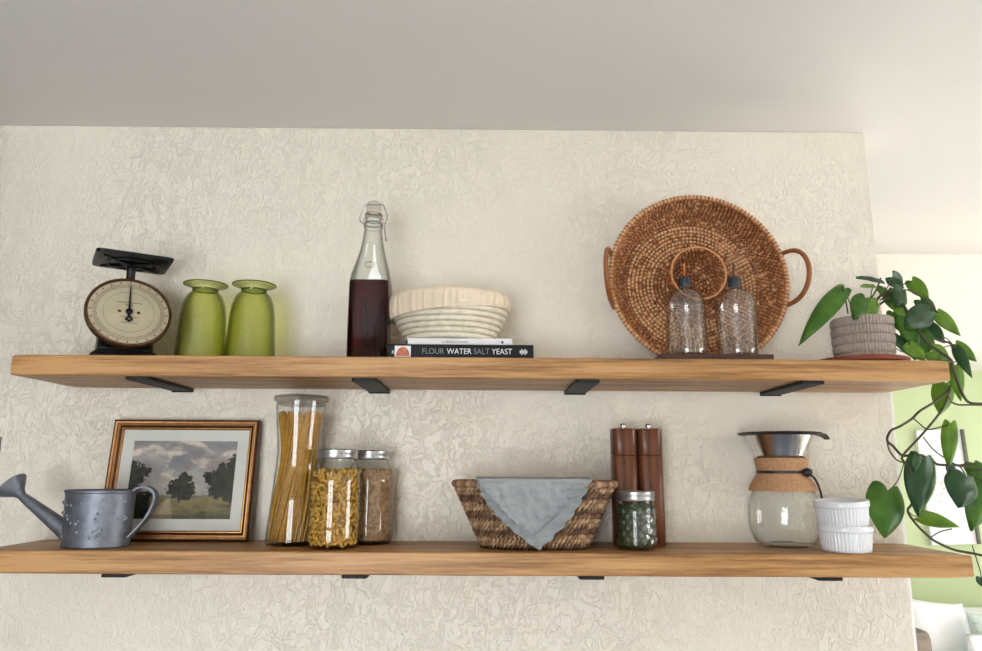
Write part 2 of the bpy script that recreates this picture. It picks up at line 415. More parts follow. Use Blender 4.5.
for k in range(100):
    a = 2 * PI * k / 100; L = .0045 if k % 4 else .007
    r1 = .0615
    p = [T @ V((rr * math.sin(a) + s_ * math.cos(a) * .00035, rr * math.cos(a) - s_ * math.sin(a) * .00035, .0006)) for rr, s_ in ((r1, -1), (r1, 1), (r1 - L, 1), (r1 - L, -1))]
    q = [T @ (T.inverted() @ V(x) - V((0, 0, .0004))) for x in p]
    (tk if k % 4 else tr_).rings([q, p])
for rr in (.062, .056, .0445):
    n = 96; R = []
    tk.rings([[T @ V((q * math.cos(2 * PI * j / n), q * math.sin(2 * PI * j / n), z)) for j in range(n)] for q, z in ((rr, .0002), (rr, .0005), (rr + .00035, .0005), (rr + .00035, .0002))], loop=True)
tk.build('dial_markings', 'ink_dark', dial)
# small hour-like marks where the figures stand, and the thin lines of print
for k in range(24):
    a = 2 * PI * k / 24; c = T @ V((.0662 * math.sin(a), .0662 * math.cos(a), .0004))
    tr_.box(c, (.0028, .0034, .0004), T.to_3x3() @ Matrix.Rotation(-a, 3, 'Z'))
tr_.build('red_markings', 'ink_red', dial)
ln = G()
for y, w_, h_ in ((.021, .042, .0012), (.0165, .014, .0009), (.0135, .009, .0008), (-.011, .03, .0009), (-.024, .026, .001)):
    x = -w_ / 2
    while x < w_ / 2:
        l = random.uniform(.0015, .004); ln.box(T @ V((x + l / 2, y, .0004)), (l, h_, .0004), T.to_3x3()); x += l + .0008
ln.build('dial_print', 'ink_dark', dial)
for x in (-.0165, .0165): G().ball(T @ V((x, 0, .0008)), (.0032, .0032, .0016), 14, 6, T.to_3x3()).build('dial_screw', 'rust', dial)
p = G()
def flat(pts, z0, z1): p.rings([[T @ V((x, y, z)) for x, y in pts] for z in (z0, z1)])
flat([(-.0022, 0), (.0022, 0), (.0007, .058), (-.0007, .058)], .003, .0042)
p.ball(T @ V((0, 0, .003)), (.0065, .0065, .003), 20, 6, T.to_3x3())
n = 4
dm = [(0, -.009), (.0075, -.0185), (0, -.0245), (-.0075, -.0185)]
di = [(x * .45, (y + .0172) * .45 - .0172) for x, y in dm]
p.rings([[T @ V((x, y, z)) for x, y in q] for q, z in ((dm, .003), (dm, .0042), (di, .0042), (di, .003))], loop=True)
flat([(-.003, -.003), (.003, -.003), (.0016, -.012), (-.0016, -.012)], .003, .0042)
p.build('pointer', 'black', t, smooth=20)
G().lathe([(.0105, .146), (.0085, .152), (.008, .185), (.012, .19), (.02, .1935)], 20, Matrix.Translation((0, .024, 0))).build('post', 'black', t)
g = G()
def rr_(w_, d, z, oy=.0): 
    c = .012; P = []
    for sx, sy, a0 in ((1, 1, 0), (-1, 1, PI / 2), (-1, -1, PI), (1, -1, 3 * PI / 2)):
        for k in range(5):
            a = a0 + PI / 2 * k / 4; P.append(V((sx * (w_ - c) + c * math.cos(a), oy + sy * (d - c) + c * math.sin(a), z)))
    return P
g.rings([rr_(.063, .061, .195), rr_(.0665, .0645, .1962), rr_(.068, .066, .2015), rr_(.066, .064, .2015), rr_(.064, .062, .1975), rr_(.02, .02, .1975)])
pan = g.build('weighing_tray', 'black', t, smooth=35, loc=(0, .014, 0))
g = G()
for a in (.7, -.7, .7 + PI, -.7 + PI):
    g.tube([(0, 0, .192), (.035 * math.cos(a), .035 * math.sin(a), .1925), (.068 * math.cos(a), .068 * math.sin(a), .1955)], .0032, 6)
g.tube([(.045 * math.cos(k * PI / 12), .045 * math.sin(k * PI / 12), .1935) for k in range(24)], .0022, 6, closed=True)
g.build('tray_rib', 'black', t, loc=(0, .014, 0))

# ------------------------------------------------------------------ green vases
def vase(x, y, label, sc=1):
    t = thing('glass_vase', label, 'vase', (x, y, SU), 0, None)
    o = [(.046, 0), (.0485, .003), (.0478, .02), (.0458, .045), (.0442, .072), (.0428, .098), (.0395, .122), (.0335, .139), (.0252, .1485), (.0236, .1525), (.0255, .1562), (.033, .1595), (.0405, .1625), (.0415, .1645), (.0405, .1657)]
    i = [(.0325, .1625), (.0235, .158), (.022, .1525), (.0238, .1475), (.031, .137), (.0368, .121), (.0402, .098), (.0416, .072), (.0432, .045), (.045, .02), (.044, .006), (.001, .005)]
    o = [(r_, z_ * .955) for r_, z_ in o]; i = [(r_, z_ * .955) for r_, z_ in i]
    G().lathe(o + i, 64, cap=(True, True), mod=lambda a, z, k: 1 + .006 * noise.noise(V((math.cos(a) * 4, math.sin(a) * 4, z * 90)))).build('vase_body', 'green_glass', t)
    G().tube([(.0415 * math.cos(2 * PI * j / 64), .0415 * math.sin(2 * PI * j / 64), .1566) for j in range(64)], .0011, 6, closed=True).build('lip', 'green_rim', t)
    G().lathe([(.0242, .1440), (.0246, .1458), (.0252, .1474), (.0228, .1474), (.0224, .1458), (.0228, .1440)], 48, loop=True).build('neck_ring', 'green_rim', t)
    return t
vase(-.5645, -.107, 'olive green crackled glass vase with flared rim beside the kitchen scale')
vase(-.4685, -.107, 'olive green crackled glass vase with flared rim, the one farther from the scale')

# ------------------------------------------------------------------ swing-top bottle
def sq(hw, e, z, n=40, cx=0, cy=0):
    P = []
    for k in range(n):
        a = 2 * PI * (k + .5) / n; c, s_ = math.cos(a), math.sin(a)
        q = hw / (abs(c) ** e + abs(s_) ** e) ** (1 / e)
        P.append(V((cx + q * c, cy + q * s_, z)))
    return P
t = thing('swing_top_bottle', 'square clear glass swing-top bottle filled with dark amber liquid', 'bottle', (-.234, -.128, SU))
prof = [(.034, 7, 0), (.0375, 8, .004), (.0378, 9, .06), (.0378, 9, .148), (.0376, 7, .158), (.0362, 4.4, .172), (.0322, 3, .19), (.0277, 2.3, .208), (.0236, 2, .226), (.0202, 2, .244), (.0180, 2, .262), (.0172, 2, .268), (.0190, 2, .270), (.0190, 2, .277), (.0160, 2, .279), (.0158, 2, .287), (.0180, 2, .289), (.0180, 2, .297), (.0155, 2, .300)]
g = G(); g.rings([sq(h, e, z) for h, e, z in prof] + [sq(max(h - .0016, .008), e, max(z, .006)) for h, e, z in reversed(prof)])
g.build('glass_body', 'thick', t)
G().rings([sq(.0352, 7, .0045), sq(.0370, 8, .009), sq(.0372, 8.5, .06), sq(.0372, 8.5, .148), sq(.0371, 7.5, .1555)]).build('amber_liquid', 'amber', t)
g = G()
for k in range(5):
    a = k * 1.9; g.tube(smoothpath([(.02 * math.cos(a), .02 * math.sin(a), .01), (.015 * math.cos(a + 1), .02 * math.sin(a + .6), .06), (.024 * math.cos(a + .5), .015 * math.sin(a + 1), .125)], 5), .003, 6)
g.build('vanilla_pod', plain('dark_pod', (26, 12, 8), .5), t)
em = G(); n = 28
em.rings([[V((q * math.cos(2 * PI * j / n), -.0292 + yy + (q * math.sin(2 * PI * j / n)) * .55, .187 + q * math.sin(2 * PI * j / n) * .85)) for j in range(n)] for q, yy in ((.0095, .001), (.0095, -.0018), (.0068, -.0018), (.0068, .001))], loop=True)
em.build('embossed_seal', 'thick', t)
G().lathe([(.0125, .296), (.0125, .304), (.0145, .306), (.0150, .315), (.0135, .3215), (.0095, .3245), (.0001, .3255)], 28).build('stopper', glass('clear_stopper', (.86, .85, .83), (.5, .48, .46), .08), t)
G().lathe([(.0145, .300), (.0155, .301), (.0145, .3025), (.012, .303)], 28, cap=(False, False)).build('gasket', 'liner', t)
g = G(); r = .00115
g.tube([(.0200 * math.cos(2 * PI * j / 28), .0200 * math.sin(2 * PI * j / 28), .2785) for j in range(28)], r, 6, closed=True)
g.tube([(.0200 * math.cos(2 * PI * j / 28), .0200 * math.sin(2 * PI * j / 28), .2865) for j in range(28)], r, 6, closed=True)
for s_ in (-1, 1):
    g.tube(smoothpath([(s_ * .0200, 0, .279), (s_ * .0268, 0, .286), (s_ * .0262, 0, .296), (s_ * .019, 0, .317), (s_ * .0125, 0, .3185)], 5), r, 6)
g.tube([(-.013, 0, .3185), (.013, 0, .3185)], r, 6)
g.tube(smoothpath([(.0265, 0, .288), (.024, -.004, .276), (.0235, -.006, .262), (.028, -.006, .246), (.0265, -.004, .243), (.0245, -.002, .262), (.0225, 0, .274)], 5), r, 6)
g.build('wire_bail', 'steel', t)

# ------------------------------------------------------------------ books and bowl
t = thing('cookbook', 'black hardcover cookbook with flour water salt yeast on its spine, under the white book', 'book', (-.055, -.103, SU))
bw, bd, bh = .134, .088, .0262
G().box((0, 0, .0014), (2 * bw, 2 * bd, .0026)).box((0, 0, bh - .0014), (2 * bw, 2 * bd, .0026)).box((0, -bd + .0015, bh / 2), (2 * bw, .003, bh)).build('cover', 'book_black', t, smooth=0, bevel=.0008)
box('page_block', 'page', (-bw + .004, -bd + .004, .0028), (bw - .004, bd - .006, bh - .0028), t)
ys = -bd - .0002; zc = bh / 2
for body, x, m_ in (('FLOUR', -.0715, 'ink_grey'), ('WATER', -.0255, 'ink_white'), ('SALT', .0235, 'ink_grey'), ('YEAST', .0570, 'ink_white')):
    text('title_lettering', body, .0148, m_, t, (x, ys, zc), sx=.9)
text('author_lettering', 'K', .009, 'ink_white', t, (-.1265, ys, zc - .002))
box('spine_picture', 'ink_white', (-.121, ys - .0002, .003), (-.0915, ys + .0003, bh - .003), t)
g = G(); g.rings([[V((-.106 + .0125 * math.cos(PI * k / 12), y, .0045 + .0165 * math.sin(PI * k / 12))) for k in range(13)] for y in (ys - .0006, ys)]); g.build('bread_picture', 'bread', t, smooth=0)
g = G(); 
for k, (dx, h_) in enumerate(((0, .006), (.003, .011), (.006, .007), (.009, .011), (.012, .006))): g.box((.1095 + dx, ys - .0001, zc), (.0017, .0004, h_))
g.box((.1155, ys - .0001, zc), (.014, .0004, .0016)); g.build('publisher_mark', 'ink_white', t, smooth=0)
t = thing('slim_book', 'slim white book lying between the black cookbook and the proofing basket', 'book', (-.057, -.1, SU + bh + .0002))
G().box((0, 0, .0007), (.195, .15, .0013)).box((0, 0, .0137), (.195, .15, .0013)).box((0, -.0742, .0072), (.195, .0015, .0143)).build('cover', 'book_white', t, smooth=0, bevel=.0004)
box('page_block', 'page', (-.0955, -.0725, .0016), (.0955, .073, .0128), t)
text('spine_lettering', 'O. NEWSOUTHFOODS', .0042, 'ink_dark', t, (-.033, -.0752, .0072), sx=1.1)
g = G(); g.box((.079, -.0752, .0072), (.004, .0004, .0045)); g.build('publisher_mark', 'ink_dark', t, smooth=0)

zb = SU + bh + .0146
t = thing('proofing_basket', 'round coiled cane proofing basket with gathered cream cloth liner, on the books', 'basket', (-.08, -.114, zb))
SCL = (1, .86)
P = []; cs = [(.083, .0058), (.0885, .0155), (.094, .0252), (.0995, .0352), (.1045, .0455), (.108, .056), (.110, .067)]
for r_, z_ in cs:
    for k in range(7):
        a = -PI / 2 + PI * k / 6; P.append((r_ + .0052 * math.cos(a), z_ + .0052 * math.sin(a)))
G().lathe([(.06, .0006)] + P + [(.1, .072), (.096, .06), (.078, .012), (.001, .008)], 72, sc=SCL).build('coiled_cane', 'cane', t)
lp = [(.1120, .0560), (.1135, .0545), (.1155, .0550), (.1166, .0580), (.1172, .0620), (.1176, .0665), (.1179, .071), (.118, .0755), (.1178, .080), (.1172, .084), (.116, .0875), (.114, .0900), (.111, .0915), (.106, .0905), (.102, .083), (.1, .073), (.09, .04), (.07, .018), (.001, .014)]
def wr(a, z, k):
    if k > 11: return 1
    f = math.sin(min(1, max(0, (.0885 - z) / .016)) * PI / 2) * (1 if k > 2 else .4)
    g1 = 1 - abs(math.sin(a * 21 + 5 * noise.noise(V((a * 2.3, 0, 1)))))        # sharp gathers
    g2 = noise.noise(V((math.cos(a) * 9, math.sin(a) * 9, z * 12)))
    patch = .35 + .65 * max(0, min(1, .5 + 1.6 * noise.noise(V((math.cos(a) * 2, math.sin(a) * 2, 7)))))
    return 1 + f * patch * (.050 * g1 ** 3 + .034 * g2 - .02)
g = G(); g.lathe(lp, 300, sc=SCL, mod=wr, cap=(False, True))
# the gathered edge hangs lower towards the left
g.v = [(x, y, z - (.011 * (-x / .115 + .2) * max(0, (.072 - z) / .017) if z < .072 and x * x / .0125 + y * y / .0092 > .75 else 0)) for x, y, z in g.v]
g.build('cloth_liner', 'liner', t)

# ------------------------------------------------------------------ rattan tray
def shade(c, k): return tuple(min(1, v * k) for v in c)
RC = [lin((172, 112, 68))[:3], lin((152, 94, 54))[:3], lin((186, 128, 82))[:3]]; RD = lin((70, 34, 20))[:3]; RL = lin((244, 214, 164))[:3]
def coil(g, r, z, rc, T, phase, light=0, squash=1.0, lean=0):
    k = max(8, int(2 * PI * r / .0080)); n = k * 4; m = 7; R = []; C = []
    for j in range(n):
        a = 2 * PI * (j + phase * 2) / n; st = j // 4; rng = random.Random(st * 7919 + int(r * 1e5) + int(z * 1e4))
        c = RC[rng.randrange(3)]; c = shade(c, .8 + .4 * rng.random())
        q = (.55, .98, 1.08, .98)[j % 4]
        if j % 4 == 0: c = RL if light and rng.random() < light else RD
        for i in range(m):
            b = 2 * PI * i / m
            p = V(((r + rc * q * math.cos(b)) * math.cos(a), (r + rc * q * math.cos(b)) * math.sin(a), z + rc * q * squash * math.sin(b)))
            p = T @ p; C.append(c)
            if i == 0: R.append([])
            R[-1].append(p)
    v = [p for r_ in R for p in r_]; f = []
    for i in range(n):
        a_, b_ = i * m, ((i + 1) % n) * m
        for j in range(m):
            f.append((a_ + j, a_ + (j + 1) % m, b_ + (j + 1) % m, b_ + j))
    g.add(v, f, C)
tilt = .065
TC = V((.4225, -.0815, EYE + .3815)); RAD = .181
# local frame: z towards the viewer (out of the bowl of the tray)
TM = Matrix.Rotation(PI / 2 - tilt, 4, 'X')
t = thing('rattan_tray', 'large round woven rattan tray with loop handles and raised centre ring, leaning on the wall', 'tray', (TC.x, TC.y, SU))
off = Matrix.Translation((0, 0, TC.z - SU)) @ TM
g = G(); rc = .0043; k = 0
r = .004
while r < .149:
    coil(g, r, -.052, rc, off, k % 2, .9 if .082 < r < .135 else .12); r += .0080; k += 1
g.build('woven_base', 'rattan', t, smooth=80)
g = G(); k = 0; N = 8
for i in range(N + 1):
    u = i / N; coil(g, .152 + (RAD - .155) * u ** .8, -.049 + .047 * u, rc, off, k % 2, .12, 1.15); k += 1
g.build('woven_side', 'rattan', t, smooth=80)
g = G(); n = 560
R = []; C = []
for j in range(n):
    a = 2 * PI * j / n; q = .0050 * (1 + .22 * math.cos(a * 140)); c = shade(RC[(j // 4) % 3], 1.15) if math.cos(a * 140) > -.3 else shade(RL, .8)
    ring = []
    for i in range(8):
        b = 2 * PI * i / 8 + .0; ring.append(off @ V(((RAD - .002 + q * math.cos(b)) * math.cos(a), (RAD - .002 + q * math.cos(b)) * math.sin(a), .0 + q * math.sin(b)))); C.append(c)
    R.append(ring)
v = [p for r_ in R for p in r_]; f = []
for i in range(n):
    for j in range(8): f.append((i * 8 + j, i * 8 + (j + 1) % 8, ((i + 1) % n) * 8 + (j + 1) % 8, ((i + 1) % n) * 8 + j))
g.add(v, f, C); g.build('rim', 'rattan', t, smooth=80)
g = G(); off2 = off @ Matrix.Translation((.0, .012, 0))
for i in range(7): coil(g, .0485 + .001 * i, -.045 + .0066 * i, rc, off2, i % 2, .1, 1.1)
g.tube([off2 @ V((.0555 * math.cos(2 * PI * j / 60), .0555 * math.sin(2 * PI * j / 60), .0015)) for j in range(60)], .0024, 8, closed=True, cl=shade(RC[2], 1.25))
g.build('centre_ring', 'rattan', t, smooth=80)
for s_ in (-1, 1):
    g = G(); P = []
    for k in range(17):
        a = PI * k / 16
        out = math.sin(a) ** .8
        P.append(off @ V((s_ * (RAD - .004 + .0215 * out), .002 + .055 * math.cos(a), -.004 + .066 * out)))
    # the two ends run down the outside of the wall of the tray
    P = [off @ V((s_ * (RAD - .014), .056, -.034))] + P + [off @ V((s_ * (RAD - .012), -.052, -.034))]
    g.tube(smoothpath(P, 4), .0048, 8)
    if s_ < 0:
        g.tube([off @ V((s_ * (RAD + .004 + .002 * math.sin(k)), .044 + .002 * math.cos(k * 1.1), -.002 + .0012 * k)) for k in range(10)], .0024, 6)
    g.build('handle', 'rattan_plain', t)

# ------------------------------------------------------------------ serving board with two dispensers
tag(G().box((.4185, -.1415, SU + .0066), (.211, .088, .0128)).build('wooden_board', 'dark_board', smooth=0, bevel=.0015),
    'low dark brown wooden board under the two glass dispenser bottles', 'board')
def dispenser(x, y, label, spoutm, cls=0):
    t = thing('dispenser_bottle', label, 'bottle', (x, y, SU + .0131))
    o = [(.034, 0), (.037, .003), (.0378, .012), (.0378, .085), (.0368, .098), (.0325, .11), (.025, .1175), (.0145, .1215), (.0118, .124), (.0115, .132)]
    o = [(r_, z_ * 1.10) for r_, z_ in o]
    i = [(r_ - .0018, max(z_, .005)) for r_, z_ in reversed(o)]
    G().lathe(o + i, 56, mod=lambda a, z, k: 1 + .006 * noise.noise(V((math.cos(a) * 5, math.sin(a) * 5, z * 120)))).build('glass_body', 'swirl_glass', t)
    G().lathe([(.0105, .139), (.0118, .1395), (.0118, .153), (.0105, .157), (.005, .160), (.001, .160)], 24, mod=lambda a, z, k: 1 + .03 * math.cos(a * 12)).build('cap', plain('dark_teal_cap', (32, 42, 48), .3), t)
    G().tube([(0, 0, .158), (0, 0, .166), (0, -.001, .172), (0, -.003, .186)], [.0036, .0028, .0024, .0022], 10).build('pouring_spout', spoutm, t)
    G().tube([(0, 0, .01), (0, 0, .125)], .0018, 8).build('inner_tube', 'clear', t)
dispenser(.3775, -.138, 'clear dimpled glass dispenser bottle with dark cap, nearer the tray centre, left of its twin', 'copper')
dispenser(.4745, -.138, 'clear dimpled glass dispenser bottle with dark cap, right-hand one on the dark board', 'walnut')

# ------------------------------------------------------------------ potted plant and saucer
tag(G().lathe([(.072, 0), (.080, .001), (.0865, .005), (.0875, .0105), (.086, .0125), (.083, .0115), (.079, .006), (.001, .006)], 56).build('plant_saucer', 'terracotta', None, (.7190, -.112, SU)),
    'round reddish terracotta saucer under the ribbed plant pot', 'saucer')
PX, PY, PZ = .7300, -.112, SU + .0063
t = thing('potted_vine', 'trailing vine with heart-shaped green leaves in a ribbed taupe pot at the shelf end', 'potted plant', (PX, PY, PZ))
prof = []
nb = 5
for b in range(nb):
    z0 = .088 * b / nb; z1 = .088 * (b + 1) / nb
    for z_, d_ in ((z0, -.0044), (z0 + .0018, -.0002), ((z0 + z1) / 2, .0009), (z1 - .0018, 0), (z1, -.0044)):
        base = .0530 + .0035 * math.sin(min(1, z_ / .07) * PI / 2); prof.append((base + d_, z_))
prof = [(.050, -.0), (.053, .0)] + prof[1:] + [(.0535, .0885), (.052, .083), (.05, .01), (.001, .01)]
G().lathe(prof, 288, mod=lambda a, z, k: 1 + (.034 * (-1 if int(a * 288 / (2 * PI) + .5) % 5 == 0 else .1) if k < len(prof) - 4 else 0)).build('pot', 'ceramic', t, smooth=60)
G().lathe([(.001, .06), (.0505, .06), (.0505, .079), (.03, .082), (.001, .083)], 32, mod=lambda a, z, k: 1 + .01 * math.sin(a * 9)).build('soil', 'soil', t)
LEAVES=[
(0.691,-0.13,1.956,0.587,-0.15,1.841,0.041,0.5,0),
(0.701,-0.12,1.945,0.637,-0.1,1.882,0.035,-0.6,1),
(0.731,-0.12,1.929,0.705,-0.13,1.892,0.026,0.3,2),
(0.729,-0.14,1.932,0.690,-0.17,1.886,0.043,0.2,0),
(0.760,-0.13,1.923,0.719,-0.16,1.890,0.032,-0.3,1),
(0.778,-0.11,1.978,0.721,-0.13,1.979,0.028,0.9,2),
(0.756,-0.12,1.963,0.721,-0.14,1.956,0.019,0.8,1),
(0.808,-0.1,1.983,0.842,-0.08,1.964,0.031,0.4,2),
(0.818,-0.12,1.952,0.786,-0.15,1.914,0.041,-0.2,2),
(0.846,-0.1,1.975,0.864,-0.12,1.936,0.031,0.4,1),
(0.855,-0.13,1.907,0.785,-0.17,1.869,0.048,0.1,2),
(0.878,-0.12,1.906,0.905,-0.14,1.858,0.028,0.3,1),
(0.907,-0.12,1.844,0.930,-0.14,1.808,0.025,0.4,1),
(0.891,-0.14,1.835,0.895,-0.17,1.773,0.022,0.8,2),
(0.840,-0.15,1.825,0.867,-0.16,1.805,0.039,0.2,1),
(0.801,-0.14,1.891,0.809,-0.16,1.827,0.037,0.2,0),
(0.793,-0.13,1.857,0.806,-0.15,1.813,0.034,-0.3,2),
(0.824,-0.13,1.869,0.848,-0.15,1.827,0.038,0.3,0),
(0.790,-0.12,1.907,0.794,-0.14,1.863,0.029,0.4,0),
(0.866,-0.09,1.939,0.890,-0.1,1.904,0.030,0.3,2),
(0.790,-0.11,1.954,0.785,-0.13,1.911,0.027,0.4,0),
(0.793,-0.16,1.835,0.808,-0.18,1.803,0.029,0.2,1),
(0.914,-0.06,1.773,0.887,-0.08,1.711,0.043,0.2,1),
(0.900,-0.12,1.801,0.897,-0.13,1.732,0.028,0.3,1),
(0.871,-0.13,1.689,0.853,-0.14,1.603,0.029,0.4,1),
(0.799,-0.15,1.621,0.771,-0.17,1.522,0.055,0.1,2),
(0.833,-0.12,1.618,0.806,-0.13,1.525,0.047,-0.2,1),
(0.736,-0.14,1.564,0.710,-0.17,1.485,0.071,0.1,0),
(0.796,-0.13,1.518,0.863,-0.14,1.499,0.028,0.3,1),
(0.864,-0.17,1.589,0.838,-0.19,1.539,0.065,0,2),
(0.916,-0.14,1.571,0.880,-0.15,1.495,0.053,0.1,0),
(0.914,-0.12,1.616,0.917,-0.14,1.582,0.037,0.2,0),
(0.889,-0.14,1.412,0.892,-0.14,1.395,0.017,0.2,2),
(0.851,-0.15,1.610,0.856,-0.15,1.585,0.017,0.2,2),
(0.786,-0.16,1.626,0.776,-0.16,1.599,0.017,0.2,2),
(0.872,-0.1,1.885,0.885,-0.12,1.846,0.027,0.4,2),
(0.782,-0.11,1.958,0.788,-0.12,1.929,0.029,-0.4,0),
(0.833,-0.12,1.887,0.793,-0.14,1.836,0.037,0.5,2),
(0.796,-0.13,1.921,0.808,-0.14,1.891,0.029,-0.2,1),
(0.836,-0.14,1.838,0.806,-0.15,1.811,0.028,0.3,0),
]
STEMS=[
(1.6,[(0.734,-0.110,1.905),(0.747,-0.120,1.931),(0.761,-0.120,1.951),(0.778,-0.110,1.978)]),
(1.0,[(0.747,-0.120,1.931),(0.756,-0.120,1.963)]),
(1.0,[(0.761,-0.120,1.951),(0.782,-0.110,1.950),(0.808,-0.100,1.983)]),
(1.2,[(0.706,-0.110,1.905),(0.699,-0.120,1.927),(0.691,-0.130,1.956)]),
(1,[(0.722,-0.110,1.907),(0.707,-0.120,1.923),(0.701,-0.120,1.945)]),
(2.6,[(0.742,-0.110,1.905),(0.778,-0.120,1.947),(0.800,-0.130,1.929),(0.814,-0.140,1.887),(0.823,-0.160,1.844),(0.849,-0.160,1.822),(0.868,-0.160,1.806),(0.885,-0.140,1.783),(0.901,-0.130,1.748),(0.912,-0.130,1.730),(0.940,-0.130,1.727)]),
(2.2,[(0.750,-0.110,1.905),(0.782,-0.120,1.931),(0.809,-0.120,1.901),(0.833,-0.130,1.866),(0.872,-0.120,1.852),(0.897,-0.120,1.844),(0.907,-0.120,1.817)]),
(1.5,[(0.767,-0.120,1.931),(0.818,-0.120,1.952),(0.862,-0.110,1.934),(0.878,-0.120,1.906)]),
(1.2,[(0.777,-0.120,1.939),(0.821,-0.100,1.965),(0.846,-0.100,1.975)]),
(1.2,[(0.814,-0.140,1.887),(0.841,-0.130,1.901),(0.855,-0.130,1.907)]),
(1.0,[(0.842,-0.130,1.864),(0.876,-0.120,1.852),(0.888,-0.120,1.856),(0.891,-0.140,1.835)]),
(1.0,[(0.840,-0.150,1.823),(0.872,-0.140,1.835),(0.907,-0.120,1.844)]),
(1.0,[(0.874,-0.150,1.804),(0.897,-0.140,1.808),(0.917,-0.130,1.819)]),
(2.4,[(0.883,-0.120,1.822),(0.918,-0.080,1.795),(0.917,-0.070,1.764),(0.874,-0.090,1.736),(0.834,-0.100,1.715),(0.817,-0.100,1.700),(0.787,-0.110,1.685),(0.768,-0.110,1.676),(0.754,-0.120,1.658),(0.764,-0.120,1.647),(0.779,-0.120,1.630),(0.793,-0.130,1.630),(0.813,-0.130,1.627),(0.829,-0.130,1.621),(0.840,-0.130,1.613),(0.872,-0.130,1.612),(0.896,-0.130,1.609),(0.925,-0.130,1.603)]),
(2.2,[(0.917,-0.070,1.764),(0.886,-0.090,1.722),(0.827,-0.110,1.669),(0.776,-0.130,1.630),(0.771,-0.140,1.617),(0.773,-0.150,1.603),(0.776,-0.150,1.567),(0.772,-0.150,1.543),(0.763,-0.150,1.529),(0.770,-0.160,1.507),(0.787,-0.170,1.484),(0.801,-0.180,1.473),(0.817,-0.190,1.465),(0.833,-0.205,1.462),(0.847,-0.220,1.459)]),
(1.5,[(0.754,-0.120,1.658),(0.756,-0.120,1.640),(0.769,-0.120,1.621),(0.783,-0.130,1.616),(0.791,-0.150,1.621)]),
(1.2,[(0.821,-0.100,1.700),(0.836,-0.110,1.681),(0.844,-0.120,1.680),(0.863,-0.130,1.686),(0.871,-0.130,1.689)]),
(1.2,[(0.829,-0.110,1.665),(0.841,-0.120,1.640),(0.861,-0.130,1.620),(0.876,-0.140,1.607),(0.864,-0.170,1.589)]),
(1.2,[(0.787,-0.170,1.484),(0.818,-0.150,1.493),(0.846,-0.140,1.497)]),
(1.0,[(0.763,-0.150,1.529),(0.779,-0.140,1.520),(0.799,-0.130,1.519)]),
(1.0,[(0.917,-0.070,1.764),(0.918,-0.060,1.773)]),
(1.8,[(0.878,-0.130,1.730),(0.892,-0.130,1.725),(0.913,-0.130,1.725),(0.940,-0.130,1.725)]),
(1.0,[(0.907,-0.070,1.764),(0.878,-0.130,1.730)]),
(1.0,[(0.771,-0.140,1.617),(0.756,-0.140,1.584),(0.736,-0.140,1.564)]),
(1.0,[(0.838,-0.205,1.475),(0.850,-0.200,1.433),(0.889,-0.140,1.412)]),
(0.9,[(0.780,-0.120,1.871),(0.799,-0.120,1.857),(0.791,-0.120,1.841)]),
(0.9,[(0.776,-0.130,1.840),(0.796,-0.130,1.826),(0.816,-0.130,1.838)]),
(1.0,[(0.896,-0.130,1.609),(0.910,-0.130,1.603),(0.916,-0.140,1.571)]),
(1.0,[(0.872,-0.130,1.612),(0.914,-0.120,1.616)]),
]
def leaf(bx, by, bz, tx, ty, tz, wd, roll, tone):
    B, E_ = V((bx, by, bz)), V((tx, ty, tz)); ax = E_ - B; L = ax.length; ax.normalize()
    view = V((0, -1, 0)) - ax * V((0, -1, 0)).dot(ax); view.normalize()
    nrm = Matrix.Rotation(roll, 3, ax) @ view; side = ax.cross(nrm)
    nu, nv = 14, 5; rng = random.Random(int(abs(bx * 1e4)) + tone); curl = rng.uniform(-.10, .16); Vv = []; f = []
    for lay in (0, 1):
        for i in range(nu + 1):
            u = i / nu
            wv = (math.sin(PI * min(1, (u * .86 + .14)) ** .82)) ** .85 if u < 1 else 0
            wv = max(wv, 0) * (1 - .25 * u)
            wv = wv / .93
            for j in range(-nv, nv + 1):
                s_ = j / nv; a_ = abs(s_)
                lobe = min(.20 * L, .26 * wd) * (1 - u) ** 3 * math.sin(a_ * PI * .62)
                along = u * L - lobe
                cr = s_ * wv * wd / 2
                cup = -.16 * wd * (a_ ** 1.6) + .05 * wd * math.sin(a_ * PI) * math.cos(u * 16) * .35
                droop = curl * L * (u - .5) ** 2 * 2 + .03 * wd * noise.noise(V((u * 4, s_ * 2, bx * 30)))
                p = B + ax * along + side * cr + nrm * (cup - droop + (0 if lay == 0 else -.0006) - (.0012 if a_ < .05 else 0))
                Vv.append(p - V((PX, PY, PZ)))
    m = 2 * nv + 1; o2 = (nu + 1) * m
    for i in range(nu):
        for j in range(m - 1):
            a_ = i * m + j; f.append((a_, a_ + 1, a_ + m + 1, a_ + m)); f.append((o2 + a_ + m, o2 + a_ + m + 1, o2 + a_ + 1, o2 + a_))
    for i in range(nu):
        for e in (0, m - 1):
            a_ = i * m + e; f.append((a_, a_ + m, o2 + a_ + m, o2 + a_))
    for j in range(m - 1):
        f.append((j, j + 1, o2 + j + 1, o2 + j))
    G().add(Vv, f).build('leaf', LEAF[tone], t, smooth=70)
for a in LEAVES: leaf(*a)
for r_, pts in STEMS:
    pts = [V(p) - V((PX, PY, PZ)) for p in pts]
    G().tube(smoothpath(pts, 6), r_ / 1000, 7).build('vine_stem', 'stem', t)

